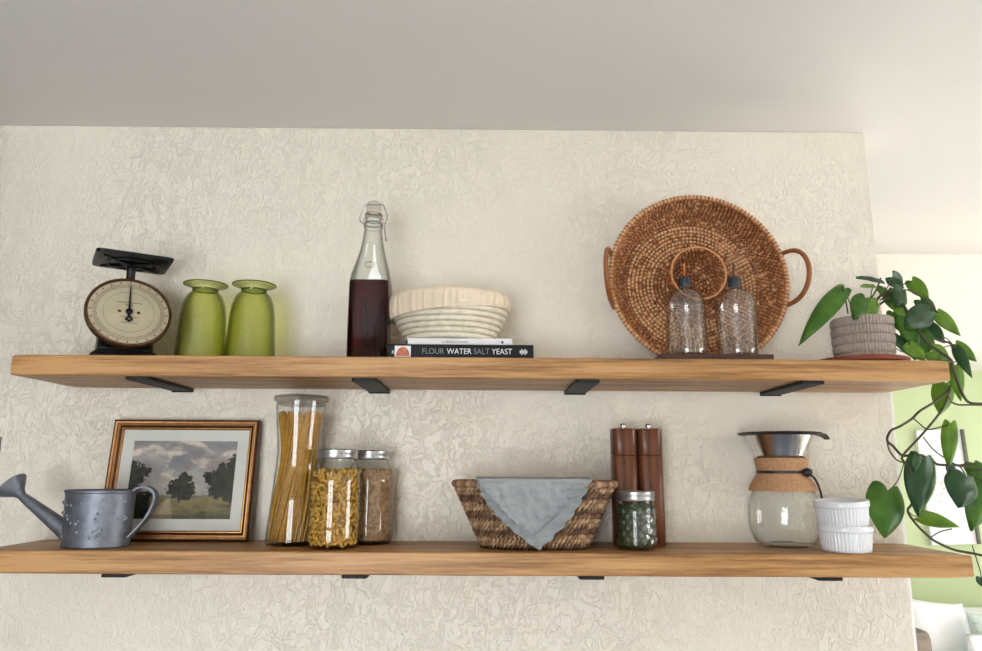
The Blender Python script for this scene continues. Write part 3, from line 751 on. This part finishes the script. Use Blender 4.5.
# ------------------------------------------------------------------ watering can
WXc, WYc = -.7135, -.136
t = thing('watering_can', 'small grey galvanised watering can with long spout and loop handle', 'watering can', (WXc, WYc, SL))
def wmod(a, z, k): return 1
o = [(.056, 0), (.0585, .0015), (.0588, .004), (.0578, .006), (.0602, .0945), (.0622, .096), (.0626, .099), (.061, .1005)]
i_ = [(.0588, .0985), (.0565, .01), (.001, .008)]
g = G().lathe(o + i_, 56, sc=(1, .82))
rng = random.Random(3)
for k in range(38):
    a = rng.uniform(PI * 1.1, PI * 1.9); z = rng.uniform(.018, .088); r_ = .0587 + .0018 * z / .09
    g.ball((r_ * math.cos(a), r_ * .82 * math.sin(a), z), (rng.uniform(.002, .0035), .0005, rng.uniform(.002, .0045)), 8, 5, Matrix.Rotation(rng.random() * 2, 3, 'Y'))
for cx in (1.36, 1.62):
    for k in range(6):
        a = PI * cx + .06 * math.sin(k * 2.1); z = .02 + .012 * k
        g.tube([(.0596 * math.cos(a + .05 * math.cos(q)), .0596 * .82 * math.sin(a + .05 * math.cos(q)), z + .005 * math.sin(q)) for q in [j * PI / 5 for j in range(7)]], .0006, 5)
g.build('body', 'zinc', t)
SP = [(-.046, 0, .019), (-.070, 0, .0365), (-.100, 0, .0575), (-.131, 0, .079), (-.1475, 0, .0905)]
G().tube(smoothpath(SP, 5), [.0175 - .0105 * min(1, k / 19) for k in range(21)], 18).build('spout', 'zinc', t)
ax = V((-.75, 0, .66)).normalized(); c0 = V((-.144, 0, .0885)); Rq = ax.to_track_quat('Z', 'Y').to_matrix().to_4x4()
G().lathe([(.0072, 0), (.0105, .008), (.0275, .027), (.0282, .0285), (.0265, .0305), (.001, .033)], 28, Matrix.Translation(c0) @ Rq).build('sprinkler_rose', 'zinc', t)
g = G(); P = smoothpath([(.055, 0, .094), (.07, 0, .104), (.088, 0, .104), (.1, 0, .093), (.0985, 0, .073), (.084, 0, .045), (.0585, 0, .016)], 6)
R = []
for k, p in enumerate(P):
    tt = (P[min(k + 1, len(P) - 1)] - P[max(k - 1, 0)]).normalized(); nn = tt.cross(V((0, 1, 0)))
    R.append([p + V((0, y, 0)) + nn * d for y, d in ((-.0085, .0018), (-.0085, -.0018), (-.006, -.0008), (.006, -.0008), (.0085, -.0018), (.0085, .0018), (.006, .0008), (-.006, .0008))])
g.rings(R); g.build('handle', 'zinc', t, smooth=50)

# ------------------------------------------------------------------ framed picture
FW, FH = .2925, .236
t = thing('framed_picture', 'landscape print with trees under clouds in a bronze frame, leaning behind the watering can', 'picture', (-.6125, -.0345, SL))
lean = math.atan2(.024, FH)
RF = Matrix.Rotation(-lean, 4, 'X')       # local x right, z up the picture, -y to the viewer
def rect(w_, h_, d): return [RF @ V((sx * w_ / 2, -d, FH / 2 + sz * h_ / 2)) for sx, sz in ((-1, -1), (1, -1), (1, 1), (-1, 1))]
def frame(name, prof, m_, par=None):
    g = G(); g.rings([rect(FW - 2 * i, FH - 2 * i, d) for i, d in prof], loop=True); return g.build(name, m_, par or t, smooth=20)
frame('frame_edge', [(0, 0), (0, .012), (.0016, .0145), (.003, .0135), (.003, 0)], 'bronze_dark')
frame('frame_moulding', [(.003, 0), (.003, .0135), (.0045, .0155), (.0075, .0150), (.009, .0118), (.0105, .012), (.012, .0108), (.012, 0)], 'gold')
frame('frame_groove', [(.012, 0), (.012, .0100), (.0155, .0072), (.0158, .004), (.0158, 0)], 'bronze_dark')
frame('frame_lip', [(.0158, 0), (.0158, .0088), (.0178, .0090), (.0198, .0065), (.0198, 0)], 'gold')
g = G(); mw = FW - .038; mh = FH - .038
pw, ph = mw - .046, mh - .045
def rc_(w_, h_, d, oz=0): return [RF @ V((sx * w_ / 2, -d, FH / 2 + oz + sz * h_ / 2)) for sx, sz in ((-1, -1), (1, -1), (1, 1), (-1, 1))]
g.rings([rc_(mw, mh, .002), rc_(mw, mh, .0045), rc_(pw, ph, .0045), rc_(pw - .002, ph - .002, .0028)], cap=(True, False)); g.build('mat_board', 'mat_board', t, smooth=0)
NX, NZ = 200, 150; vs = []; cs = []
def fbm(x, y, o=4, s_=0): return sum(noise.noise(V((x * 2 ** k, y * 2 ** k, s_ + k * 7))) / 2 ** k for k in range(o))
def mixc(a, b, k): k = max(0, min(1, k)); return tuple(p * (1 - k) + q * k for p, q in zip(a, b))
L3 = lambda *c: lin(c)[:3]
def paint(u, v):      # u to the right, v up
    sky = mixc(L3(186, 178, 172), L3(128, 130, 136), (v - .3) * 1.2 + .5 * fbm(u * 3, v * 4, 4, 3))
    cl = fbm(u * 3.2 + 2, v * 4.5, 5, 11); sky = mixc(sky, L3(232, 214, 200), (cl - .02) * 3.0)
    cl = fbm(u * 2.6 + 5, v * 3.4, 4, 21); sky = mixc(sky, L3(146, 132, 134), (cl - .05) * 2.2)
    c = sky; hz = .27 + .012 * math.sin(u * 9)
    if v < hz:
        gr = mixc(L3(140, 126, 84), L3(84, 80, 50), (hz - v) * 3 + .6 * fbm(u * 8, v * 20, 3, 5))
        c = gr
        cx = .40 - (hz - v) * .28; wr_ = .018 + (hz - v) * .42
        if abs(u - cx) < wr_ and v < hz - .01: c = mixc(L3(198, 176, 148), gr, abs(u - cx) / wr_ * .6)
        if v < .06: c = mixc(c, L3(60, 58, 40), .5)
    elif v < hz + .03: c = mixc(L3(96, 100, 84), sky, .3)
    e = .028 * fbm(u * 22, v * 22, 3, 9) + .018 * fbm(u * 60, v * 60, 2, 2)
    def blob(cx, cz, rx, rz): return ((u - cx) / rx) ** 2 + ((v - cz) / rz) ** 2
    tree = False
    for cx, cz, rx, rz in ((.03, .56, .13, .15), (.12, .60, .09, .08), (.02, .40, .09, .22), (.0, .66, .07, .1),
                           (.50, .42, .105, .12), (.53, .50, .07, .09), (.46, .36, .09, .1), (.56, .36, .08, .12),
                           (.93, .48, .13, .20), (.98, .66, .07, .15), (.82, .50, .09, .10), (.87, .62, .05, .1), (.86, .36, .10, .10), (1.0, .38, .12, .2), (.75, .55, .05, .05)):
        if blob(cx, cz, rx, rz) + e * 26 < 1: tree = True
    if u < .22 and v < .33 + e: tree = True
    if .2 < u < .3 and .28 < v < .33 + e: tree = True
    if abs(u - .5) < .010 and .2 < v < .4: tree = True
    if tree: c = mixc(L3(22, 26, 24), L3(56, 56, 42), .45 + 1.1 * fbm(u * 14, v * 14, 3, 30))
    return c
for i in range(NZ + 1):
    for j in range(NX + 1):
        u, v_ = j / NX, i / NZ; vs.append(RF @ V(((u - .5) * pw, -.0038, FH / 2 + (v_ - .5) * ph))); cs.append(paint(u, v_))
f = [(i * (NX + 1) + j, i * (NX + 1) + j + 1, (i + 1) * (NX + 1) + j + 1, (i + 1) * (NX + 1) + j) for i in range(NZ) for j in range(NX)]
G().add(vs, f, cs).build('landscape_print', 'print', t, smooth=0)
g = G(); g.rings([rect(FW - .036, FH - .036, .0055), rect(FW - .036, FH - .036, .0068)]); g.build('glass_pane', 'clear', t, smooth=0)

# ------------------------------------------------------------------ jars
t = thing('spaghetti_jar', 'tall waisted glass jar full of long spaghetti with frosted grey lid', 'jar', (-.3700, -.076, SL))
JP = [(.052, 0), (.0535, .004), (.0528, .02), (.049, .06), (.0448, .11), (.0418, .15), (.0412, .175), (.0430, .205), (.0462, .235), (.0478, .255), (.048, .268)]
G().lathe(JP + [(r_ - .0014, max(z_, .007)) for r_, z_ in reversed(JP)], 56).build('glass_body', 'clear', t)
G().lathe([(.0455, .262), (.0455, .2695), (.0515, .2695), (.0525, .272), (.0525, .2775), (.051, .2795), (.001, .2800)], 48).build('lid', 'grey_lid', t)
g = G(); rng = random.Random(5)
g.lathe([(.034, .008), (.0335, .05), (.0285, .15), (.030, .19), (.035, .232), (.001, .233)], 24)
for k in range(430):
    rr = math.sqrt(rng.uniform(.55, 1)) * .0392; a = rng.uniform(0, 2 * PI); tw = .95 + rng.uniform(-.25, .25)
    zt = .238 + rng.uniform(-.008, .012)
    w_ = lambda z: 1.22 - .38 * math.exp(-((z - .165) / .075) ** 2)
    g.tube([(rr * w_(z) * math.cos(a + tw * (z / .24 - .5)), rr * w_(z) * math.sin(a + tw * (z / .24 - .5)), z) for z in [.0078 + (zt - .0078) * q / 8 for q in range(9)]], .00105, 5)
g.build('dry_spaghetti', 'spag', None, (-.3700, -.076, SL))
tag(bpy.data.objects['dry_spaghetti'], 'long dry yellow spaghetti strands standing inside the tall glass jar', 'pasta', kind='stuff')

def mason(x, y, label, h=.176, R=.0463, mat='clear', seed=1):
    t = thing('canning_jar', label, 'jar', (x, y, SL))
    k = h / .176
    o = [(R * .86, 0), (R * .95, .0025), (R * .995, .010), (R, .02), (R, .118 * k), (R * .985, .128 * k), (R * .93, .138 * k), (R * .82, .1475 * k), (R * .76, .152 * k), (R * .745, .156 * k), (R * .745, .170 * k)]
    if mat == 'quilt_glass': o = [(R * .86, 0), (R * .94, .0025), (R * .97, .012), (R, .03), (R, h - .032), (R * .96, h - .025), (R * .93, h - .02), (R * .93, h - .005)]
    G().lathe(o + [(r_ - .0014, max(z_, .006)) for r_, z_ in reversed(o)], 60).build('glass_body', mat, t)
    q = R * (.775 if mat != 'quilt_glass' else .96)
    G().lathe([(q, h - .0175), (q + .0012, h - .0168), (q + .0004, h - .0150), (q + .0004, h - .0095), (q + .001, h - .008), (q + .001, h - .002), (q - .001, h), (q - .006, h - .0002), (q - .0065, h - .0012), (q - .0095, h - .0004), (.001, h - .0004)], 60).build('lid', 'lid', t)
    return t
def script_mark(t, R, z, s_=1):
    g = G()
    for ox, P in ((-.010, [(0, .004), (.003, .009), (.007, .007), (.003, .001), (.008, .002), (.007, -.004), (.001, -.006), (-.001, -.001)]), (.0, [(0, -.003), (.003, .001), (.005, -.003), (.006, .0), (.0065, -.004)]), (.008, [(0, -.003), (.003, .008), (.002, -.003), (.005, .008), (.0045, -.003), (.007, -.002)])):
        pts = []
        for u, v in smoothpath([(a, b, 0) for a, b in P], 4).__iter__() if False else [(p.x, p.y) for p in smoothpath([(a, b, 0) for a, b in P], 4)]:
            a = -PI / 2 + (ox + u * s_) / R; pts.append((R * math.cos(a), R * math.sin(a), z + v * s_))
        g.tube(pts, .0007, 5)
    g.build('embossed_script', 'thick', t)
a_ = mason(-.2835, -.138, 'glass canning jar of yellow elbow macaroni with silver lid, in front of the grain jar', R=.0475); script_mark(a_, .0475, .100)
b_ = mason(-.2335, -.0515, 'glass canning jar of small brown grain with silver lid, behind the macaroni jar'); script_mark(b_, .0463, .100)
def fill_shell(name, label, cat, mat, x, y, R, z0, z1, piece, shells, core_r, dens, seed):
    rng = random.Random(seed); g = G()
    g.lathe([(core_r * .9, z0), (core_r, z0 + .004), (core_r, z1 - .006), (core_r * .7, z1 - .004), (.001, z1 - .004)], 24)
    for r_ in shells:
        nz = int((z1 - z0) / dens); na = int(2 * PI * r_ / dens)
        for i in range(nz):
            for j in range(na):
                a = 2 * PI * (j + .5 * (i % 2) + rng.uniform(-.3, .3)) / na; z = z0 + dens * .4 + (i + rng.uniform(-.3, .3)) * dens
                rr = r_ + rng.uniform(-.001, 0)
                zz = z0 + .003
                # rounded at the bottom of the jar
                if z < z0 + .006: rr -= .002
                piece(g, V((rr * math.cos(a), rr * math.sin(a), max(z, zz))), rng)
    for k in range(int(3.2 * (R / dens) ** 2)):
        a = rng.uniform(0, 2 * PI); rr = R * math.sqrt(rng.random()) * .93; piece(g, V((rr * math.cos(a), rr * math.sin(a), z1 - .003 + rng.uniform(-.002, .003))), rng)
    o = g.build(name, mat, None, (x, y, SL)); tag(o, label, cat, kind='stuff'); return o
def rrot(rng): return Matrix.Rotation(rng.uniform(0, 6.3), 3, 'X') @ Matrix.Rotation(rng.uniform(0, 6.3), 3, 'Y') @ Matrix.Rotation(rng.uniform(0, 6.3), 3, 'Z')
def elbow(g, p, rng):
    Q = rrot(rng); r_ = .0046
    g.tube([p + Q @ V((r_ * math.cos(a) - r_ * .4, r_ * math.sin(a), 0)) for a in [-1.6 + 3.2 * k / 6 for k in range(7)]], .0025, 7, cap=False)
def kernel(g, p, rng):
    Q = rrot(rng); g.ball(p, (.0026, .0015, .0014), 6, 4, Q)
def flake(g, p, rng):
    Q = rrot(rng); g.add([p + Q @ V(q) for q in ((-.003, 0, 0), (0, .0016, .0006), (.003, 0, 0), (0, -.0016, .0006), (0, 0, -.0004))], [(0, 1, 2, 3), (0, 4, 1), (1, 4, 2), (2, 4, 3), (3, 4, 0)])
fill_shell('elbow_macaroni', 'yellow elbow macaroni filling the front canning jar', 'pasta', 'pasta', -.2835, -.138, .0455, .0065, .137, elbow, (.0405, .0345), .0325, .0098, 1)
fill_shell('dry_grain', 'small brown grain filling the rear canning jar', 'grain', 'grain', -.2335, -.0515, .0445, .0065, .140, kernel, (.0432,), .0412, .0033, 2)
mason(.2675, -.142, 'small quilted glass jar of dried green herbs with silver lid, before the mills', .104, .0352, 'quilt_glass')
fill_shell('dried_herbs', 'crumbled dried green herbs inside the small quilted jar', 'herbs', 'herb', .2675, -.142, .033, .0065, .080, flake, (.0325, .0305), .0285, .0030, 4)
# quilted diamonds on the front of the small jar
jar = [o for o in bpy.data.objects if o.name.startswith('canning_jar') and 'quilted' in o.get('label', '')][0]
g = G(); Rj = .0352
for row in range(6):
    for k in range(14):
        a = 2 * PI * (k + .5 * (row % 2)) / 14; z = .018 + row * .0095
        c = V((Rj * math.cos(a), Rj * math.sin(a), z)); n_ = V((math.cos(a), math.sin(a), 0)); s_ = V((-math.sin(a), math.cos(a), 0))
        P = [c + s_ * .0068 - n_ * .0006, c + V((0, 0, .008)) - n_ * .0004, c - s_ * .0068 - n_ * .0006, c - V((0, 0, .008)) - n_ * .0004, c + n_ * .0026, c - n_ * .0015]
        g.add(P, [(0, 1, 4), (1, 2, 4), (2, 3, 4), (3, 0, 4), (1, 0, 5), (2, 1, 5), (3, 2, 5), (0, 3, 5)])
g.build('quilted_pattern', 'facet', jar, smooth=0)

# ------------------------------------------------------------------ seagrass basket and napkin
BX, BY = .084, -.105
t = thing('seagrass_basket', 'brown woven seagrass bread basket with sloping sides, draped with a napkin', 'basket', (BX, BY, SL))
SG = [L3(152, 118, 86), L3(120, 88, 62), L3(184, 152, 116), L3(88, 62, 44)]
def ov(u, a, grow=0):
    hx = .0975 + (.1475 - .0975) * u + grow; hy = .060 + (.088 - .060) * u + grow; e = 3.0
    c, s_ = math.cos(a), math.sin(a); q = 1 / (abs(c) ** e + abs(s_) ** e) ** (1 / e)
    return hx * q * c, hy * q * s_
g = G(); NR = 13; HB = .121
for row in range(NR):
    u = row / (NR - 1); z = .0078 + (HB - .0143) * u; n = 360; tw = 46
    for st in range(2):
        R = []; C = []; m = 6
        for j in range(n):
            a = 2 * PI * j / n; x, y = ov(u, a); ph = a * tw + st * PI + row * 1.3
            out = .0030 * math.cos(ph); up = .0034 * math.sin(ph) + .0012 * noise.noise(V((a * 12, row, 0)))
            nx, ny = x / .13 ** 2, y / .08 ** 2; ln_ = math.hypot(nx, ny); nx /= ln_; ny /= ln_
            w_ = .0034 * (1 + .25 * noise.noise(V((a * 30, row * 3, st))))
            c = shade(SG[int(a * tw / (2 * PI) * 2 + row * 3 + st * 5) % 4], 1 + .4 * noise.noise(V((a * 14, row, st * 4))))
            ring = [V((x + nx * (out + w_ * math.cos(2 * PI * i / m)), y + ny * (out + w_ * math.cos(2 * PI * i / m)), z + up + w_ * 1.15 * math.sin(2 * PI * i / m))) for i in range(m)]
            R.append(ring); C += [c] * m
        v = [p for r_ in R for p in r_]; f = []
        for i in range(n):
            for j in range(m): f.append((i * m + j, i * m + (j + 1) % m, ((i + 1) % n) * m + (j + 1) % m, ((i + 1) % n) * m + j))
        g.add(v, f, C)
ins = [[V((*ov(u, 2 * PI * j / 60, -.004), z)) for j in range(60)] for u, z in ((0, .004), (1, HB - .008))] + [[V((*ov(u, 2 * PI * j / 60, -.008), z)) for j in range(60)] for u, z in ((1, HB - .008), (0, .008))]
g.rings(ins, cl=SG[3])
g.build('woven_wall', 'seagrass', t, smooth=80)
g = G(); n = 300; R = []; C = []
for j in range(n):
    a = 2 * PI * j / n; x, y = ov(1.03, a); q = .0068 * (1 + .07 * math.cos(a * 80) + .22 * noise.noise(V((a * 20, 3, 0))))
    R.append([V((x + q * math.cos(b) * (x / .17), y + q * math.cos(b) * (y / .09), HB - .006 + q * .95 * math.sin(b))) for b in [2 * PI * i / 8 for i in range(8)]])
    C += [shade(SG[(j // 3) % 3], 1 + .3 * noise.noise(V((a * 14, 9, 4))))] * 8
v = [p for r_ in R for p in r_]; f = []
for i in range(n):
    for j in range(8): f.append((i * 8 + j, i * 8 + (j + 1) % 8, ((i + 1) % n) * 8 + (j + 1) % 8, ((i + 1) % n) * 8 + j))
g.add(v, f, C); g.build('braided_rim', 'seagrass', t, smooth=80)

def napkin():
    g = G()
    # two folded layers: tip hangs in front, the rest goes over the rim into the basket
    for lay, (xl, xr, tip, dy) in enumerate(((-.0235, .176, V((.0760, 0, -.1180)), -.0030), (-.0250, .1765, V((.0868, 0, -.1385)), .0022))):
        nu, nv = 60, 56; F_ = []
        for th in (0, -.0011):
            for i in range(nv + 1):
                v = i / nv
                for j in range(nu + 1):
                    u = j / nu
                    ntop = 14
                    if i < ntop:       # over the rim and inside
                        q = (ntop - i) / ntop
                        ztop = -.0165 + .003 * math.sin(min(q * 3, 1) * PI / 2) - .05 * max(0, q - .33); yy = -.2075 + dy * .3 + .075 * q * 1.0
                        x = xl + (xr - xl) * u; z = ztop; s_ = 0
                    else:
                        s_ = (i - ntop) / (nv - ntop)
                        l = V((xl, 0, -.0165)).lerp(tip, s_); r = V((xr, 0, -.0165)).lerp(tip, s_)
                        # slightly bowed edges as the cloth hangs
                        l.x += -.010 * math.sin(s_ * PI) * (.6 if lay == 0 else 2.0) + .0016 * math.sin(s_ * 47) ; r.x += .006 * math.sin(s_ * PI) * (.4 if lay == 0 else 2.2) + .0028 * math.sin(s_ * 38 + lay)
                        x = l.x + (r.x - l.x) * u; z = -.0165 + (tip.z + .0165) * s_ + .0 * u
                        yy = -.2075 + dy - .002 * math.sin(min(1, s_ * 4) * PI) + .020 * s_ * 1.0 - (.0035 * math.sin(s_ * PI) if lay == 0 else 0)
                        edge = min(u, 1 - u) * 2
                        yy += (.0030 * math.sin(s_ * 40 + u * 6) * (1 - edge) ** 2)
                        if u < .1 : z += .0
                    yy += (.0036 if s_ > .02 else 0) * (noise.noise(V((x * 22 + z * 12, z * 18, 3))) - .4) * min(1, s_ * 6) + .0026 * min(1, s_ * 6) * noise.noise(V((x * 70, z * 50 + x * 40, lay * 5)))
                    F_.append(V((x, yy - th - (.003 * max(0, 1 - min(u, 1 - u) * 12) if lay == 0 and s_ > 0 else 0), z + EYE)))
        hem = [[F_[i * (nu + 1) + e] - V((BX, -.19, SL)) for i in range(ntop, nv + 1)] for e in (0, nu)]
        for h_ in hem: g.tube(h_, .0013, 6)
        m = nu + 1; o2 = (nv + 1) * m; f = []
        for i in range(nv):
            for j in range(nu):
                a = i * m + j; f.append((a, a + 1, a + m + 1, a + m)); f.append((o2 + a + m, o2 + a + m + 1, o2 + a + 1, o2 + a))
        for i in range(nv):
            for e in (0, nu): a = i * m + e; f.append((a, a + m, o2 + a + m, o2 + a))
        for j in range(nu):
            for e in (0, nv * m): f.append((e + j, e + j + 1, o2 + e + j + 1, o2 + e + j))
        g.add([p - V((BX, -.19, SL)) for p in F_], f)
    return g.build('linen_napkin', 'cloth', None, (BX, -.19, SL), smooth=70)
tag(napkin(), 'grey-blue linen napkin hanging in a point over the front of the seagrass basket', 'napkin')

# ------------------------------------------------------------------ mills
def mill(x, label):
    t = thing('spice_mill', label, 'mill', (x, -.06, SL))
    G().rings([sq(.0246, 3.2, z, 48) if 0 < z < .168 else sq(.0236, 3.2, z, 48) for z in (0, .0015, .1675, .169)]).build('body', 'walnut', t, smooth=40)
    G().rings([sq(.0236, 3.2, .1695, 48), sq(.0246, 3.2, .171, 48), sq(.0246, 3.2, .2195, 48), sq(.0234, 3.2, .221, 48)]).build('grinding_head', 'walnut', t, smooth=40)
    G().lathe([(.0032, .220), (.0032, .2235), (.0058, .2245), (.0064, .2275), (.005, .231), (.001, .232)], 24).build('knob', 'chrome', t)
mill(.2635, 'tall walnut spice mill with metal knob, nearer the seagrass basket')
mill(.3135, 'tall walnut spice mill with metal knob, right-hand one behind the herb jar')

# ------------------------------------------------------------------ coffee carafe
CX, CY = .5675, -.0735
t = thing('coffee_carafe', 'round glass pour-over coffee carafe with cork collar and steel cone filter', 'coffee maker', (CX, CY, SL))
o = [(.040, 0), (.05, .002), (.058, .012), (.0655, .030), (.0675, .052), (.0670, .072), (.061, .094), (.052, .112), (.0435, .128), (.0415, .140), (.0425, .155), (.0445, .168)]
G().lathe(o + [(r_ - .0024, max(z_, .005)) for r_, z_ in reversed(o)], 64).build('glass_body', 'clear', t)
c1 = [(.0620, .1035), (.0626, .107), (.0605, .113), (.0462, .134), (.0455, .1365), (.0455, .141), (.0462, .1435), (.0500, .1625), (.0505, .165), (.0490, .1660)]
G().lathe(c1 + [(.0455, .1660), (.0435, .1415), (.0440, .132), (.0590, .1035)], 64, loop=True).build('cork_collar', 'cork', t)
G().lathe([(.0456, .1362), (.0470, .1364), (.0472, .1412), (.0456, .1416)], 48, loop=True).build('leather_band', 'leather', t)
g = G(); a = -.95; c = V((.0535 * math.cos(a), .0535 * math.sin(a), .1385))
g.ball(c, (.0095, .008, .0085), 16, 9)
g.tube(smoothpath([c, c + V((.012, -.004, -.012)), c + V((.02, -.003, -.032)), c + V((.0235, -.001, -.052))], 6), .0021, 8); g.ball(c + V((.0235, -.001, -.054)), (.0052, .0045, .0028), 12, 6)
g.build('leather_tie', 'leather', t)
G().lathe([(.038, .150), (.044, .166), (.0655, .2085), (.067, .2105), (.0655, .2115), (.0425, .166), (.037, .151), (.001, .150)], 64, cap=(False, False)).build('filter_cone', 'steel', t)
g = G(); g.lathe([(.0655, .2085), (.075, .2105), (.0785, .2122), (.0775, .2142), (.067, .2128), (.064, .2115)], 72, loop=True)
g.rings([[V((x, y, z + dz)) for y, dz in ((-w_, 0), (w_, 0), (w_, .0026), (-w_, .0026))] for x, z, w_ in ((.07, .2105, .024), (.082, .2100, .02), (.089, .2072, .015), (.0945, .2020, .010))])
g.build('filter_rim', plain('black_silicone', (28, 27, 27), .5), t)

# ------------------------------------------------------------------ ramekins
def fl(a, z, k): return 1 + (.012 * math.cos(a * 44) if 1 <= k <= 6 else 0)
def ramekin(loc, label, rot=(0, 0, 0)):
    P = [(.0385, 0), (.0405, .0012), (.0415, .006), (.0422, .014), (.0428, .022), (.0434, .029), (.0440, .0345), (.0462, .0355), (.0467, .037), (.0467, .0445), (.0458, .0462), (.0440, .0455), (.0405, .036), (.0385, .006), (.001, .005)]
    o = G().lathe(P, 264, mod=fl).build('ramekin', 'porcelain', None, loc, smooth=50); o.rotation_euler = rot
    return tag(o, label, 'ramekin', 'stacked white ramekins')
ramekin((.6400, -.1600, SL), 'fluted white porcelain ramekin standing on the shelf, bottom one of the stack')
ramekin((.6385, -.1600, SL + .0440), 'fluted white porcelain ramekin sitting slightly tilted on top of another', (.05, -.05, 0))

# ------------------------------------------------------------------ wall hook at the left
t = thing('wall_hook', 'small grey metal hook on the wall at the far left edge', 'hook', (-1.006, 0, EYE + .037))
G().box((0, -.002, 0), (.02, .004, .043)).build('back_plate', 'grey_metal', t, smooth=0, bevel=.002)
G().tube(smoothpath([(0, -.003, .01), (0, -.018, -.004), (0, -.03, -.014), (0, -.04, -.008), (0, -.043, .006)], 5), .004, 10).build('prong', 'grey_metal', t)

# ------------------------------------------------------------------ living room beyond the opening
t = thing('canvas_picture', 'pale framed botanical picture hanging on the green wall behind the vine', 'picture', (3.33, Y1 - .02, EYE - .1))
t.rotation_euler = (0, math.radians(-2), 0)
box('canvas', 'white_fabric', (-.165, -.02, -.41), (.155, .015, .40), t)
box('frame_side', plain('dark_frame', (104, 106, 90), .6), (.155, -.045, -.41), (.172, .015, .40), t)
g = G(); rng = random.Random(11)
for k in range(7):
    x0 = rng.uniform(-.1, .1); z0 = rng.uniform(-.35, .3)
    for q in range(6):
        a = 2 * PI * q / 6; g.ball((x0 + .03 * math.cos(a), -.021, z0 + .05 * math.sin(a)), (.02, .001, .006), 10, 5, Matrix.Rotation(a * .5, 3, 'Y'))
g.build('botanical_print', plain('grey_print', (216, 212, 206), .9), t)

t = thing('sofa', 'white slipcovered sofa against the green wall, seen below the vine', 'sofa', (3.41, 3.36, 0))
box('seat', 'white_fabric', (-.83, -.42, .1), (.83, .22, .30), t, .03)
box('backrest', 'white_fabric', (-.83, .22, .1), (.83, .5, .68), t, .05)
box('arm', 'taupe_fabric', (-.98, -.42, .08), (-.832, .5, .70), t, .05); box('arm', 'white_fabric', (.832, -.42, .08), (.98, .5, .60), t, .05)
for x in (-.415, .415): box('seat_cushion', 'white_fabric', (x - .41, -.44, .302), (x + .41, .21, .42), t, .04)
for x in (-.9, .9):
    for y in (-.38, .44): G().lathe([(.02, 0), (.03, .09)], 12, Matrix.Translation((x, y, 0))).build('leg', 'walnut', t)
def pillow(name, w_, h_, d_, loc, rot, mat, label, knit=False):
    g = G(); n = 22 if not knit else 72; 
    for s_ in (-1, 1):
        v = []; 
        for i in range(n + 1):
            for j in range(n + 1):
                u, q = j / n * 2 - 1, i / n * 2 - 1
                k = ((1 - u ** 4) * (1 - q ** 4)) ** .5; pin = 1 - .10 * (abs(u * q)) ** .5 * (1 - .0)
                dd = d_ / 2 * k * (1 + .10 * noise.noise(V((u * 2, q * 2, s_ + w_ * 9))))
                if knit: dd += .022 * k * max(0, math.sin(u * 26)) * max(0, math.sin(q * 22))
                v.append(V((u * w_ / 2 * (1 - .08 * (1 - q * q) * 1), s_ * dd, q * h_ / 2 * (1 - .08 * (1 - u * u)))))
        m = n + 1; g.add(v, [(i * m + j, i * m + j + 1, (i + 1) * m + j + 1, (i + 1) * m + j) for i in range(n) for j in range(n)])
    o = g.build(name, mat, None, loc, smooth=80); o.rotation_euler = rot; bm = bmesh.new(); bm.from_mesh(o.data); bmesh.ops.remove_doubles(bm, verts=bm.verts, dist=1e-5); bmesh.ops.recalc_face_normals(bm, faces=bm.faces); bm.to_mesh(o.data); bm.free()
    return tag(o, label, 'pillow')
pillow('throw_pillow', .44, .36, .15, (2.86, 3.42, .610), (-.16, .12, .12), 'white_fabric', 'plump white pillow at the left end of the sofa')
pillow('knitted_pillow', .42, .31, .11, (3.19, 3.26, .582), (-.15, .04, 0), 'mint', 'pale mint bobbly knitted pillow between the white pillows', True)
pillow('lumbar_pillow', .56, .22, .10, (3.14, 3.11, .535), (-.2, .03, .08), 'white_fabric', 'long white pillow lying in front of the mint pillow')
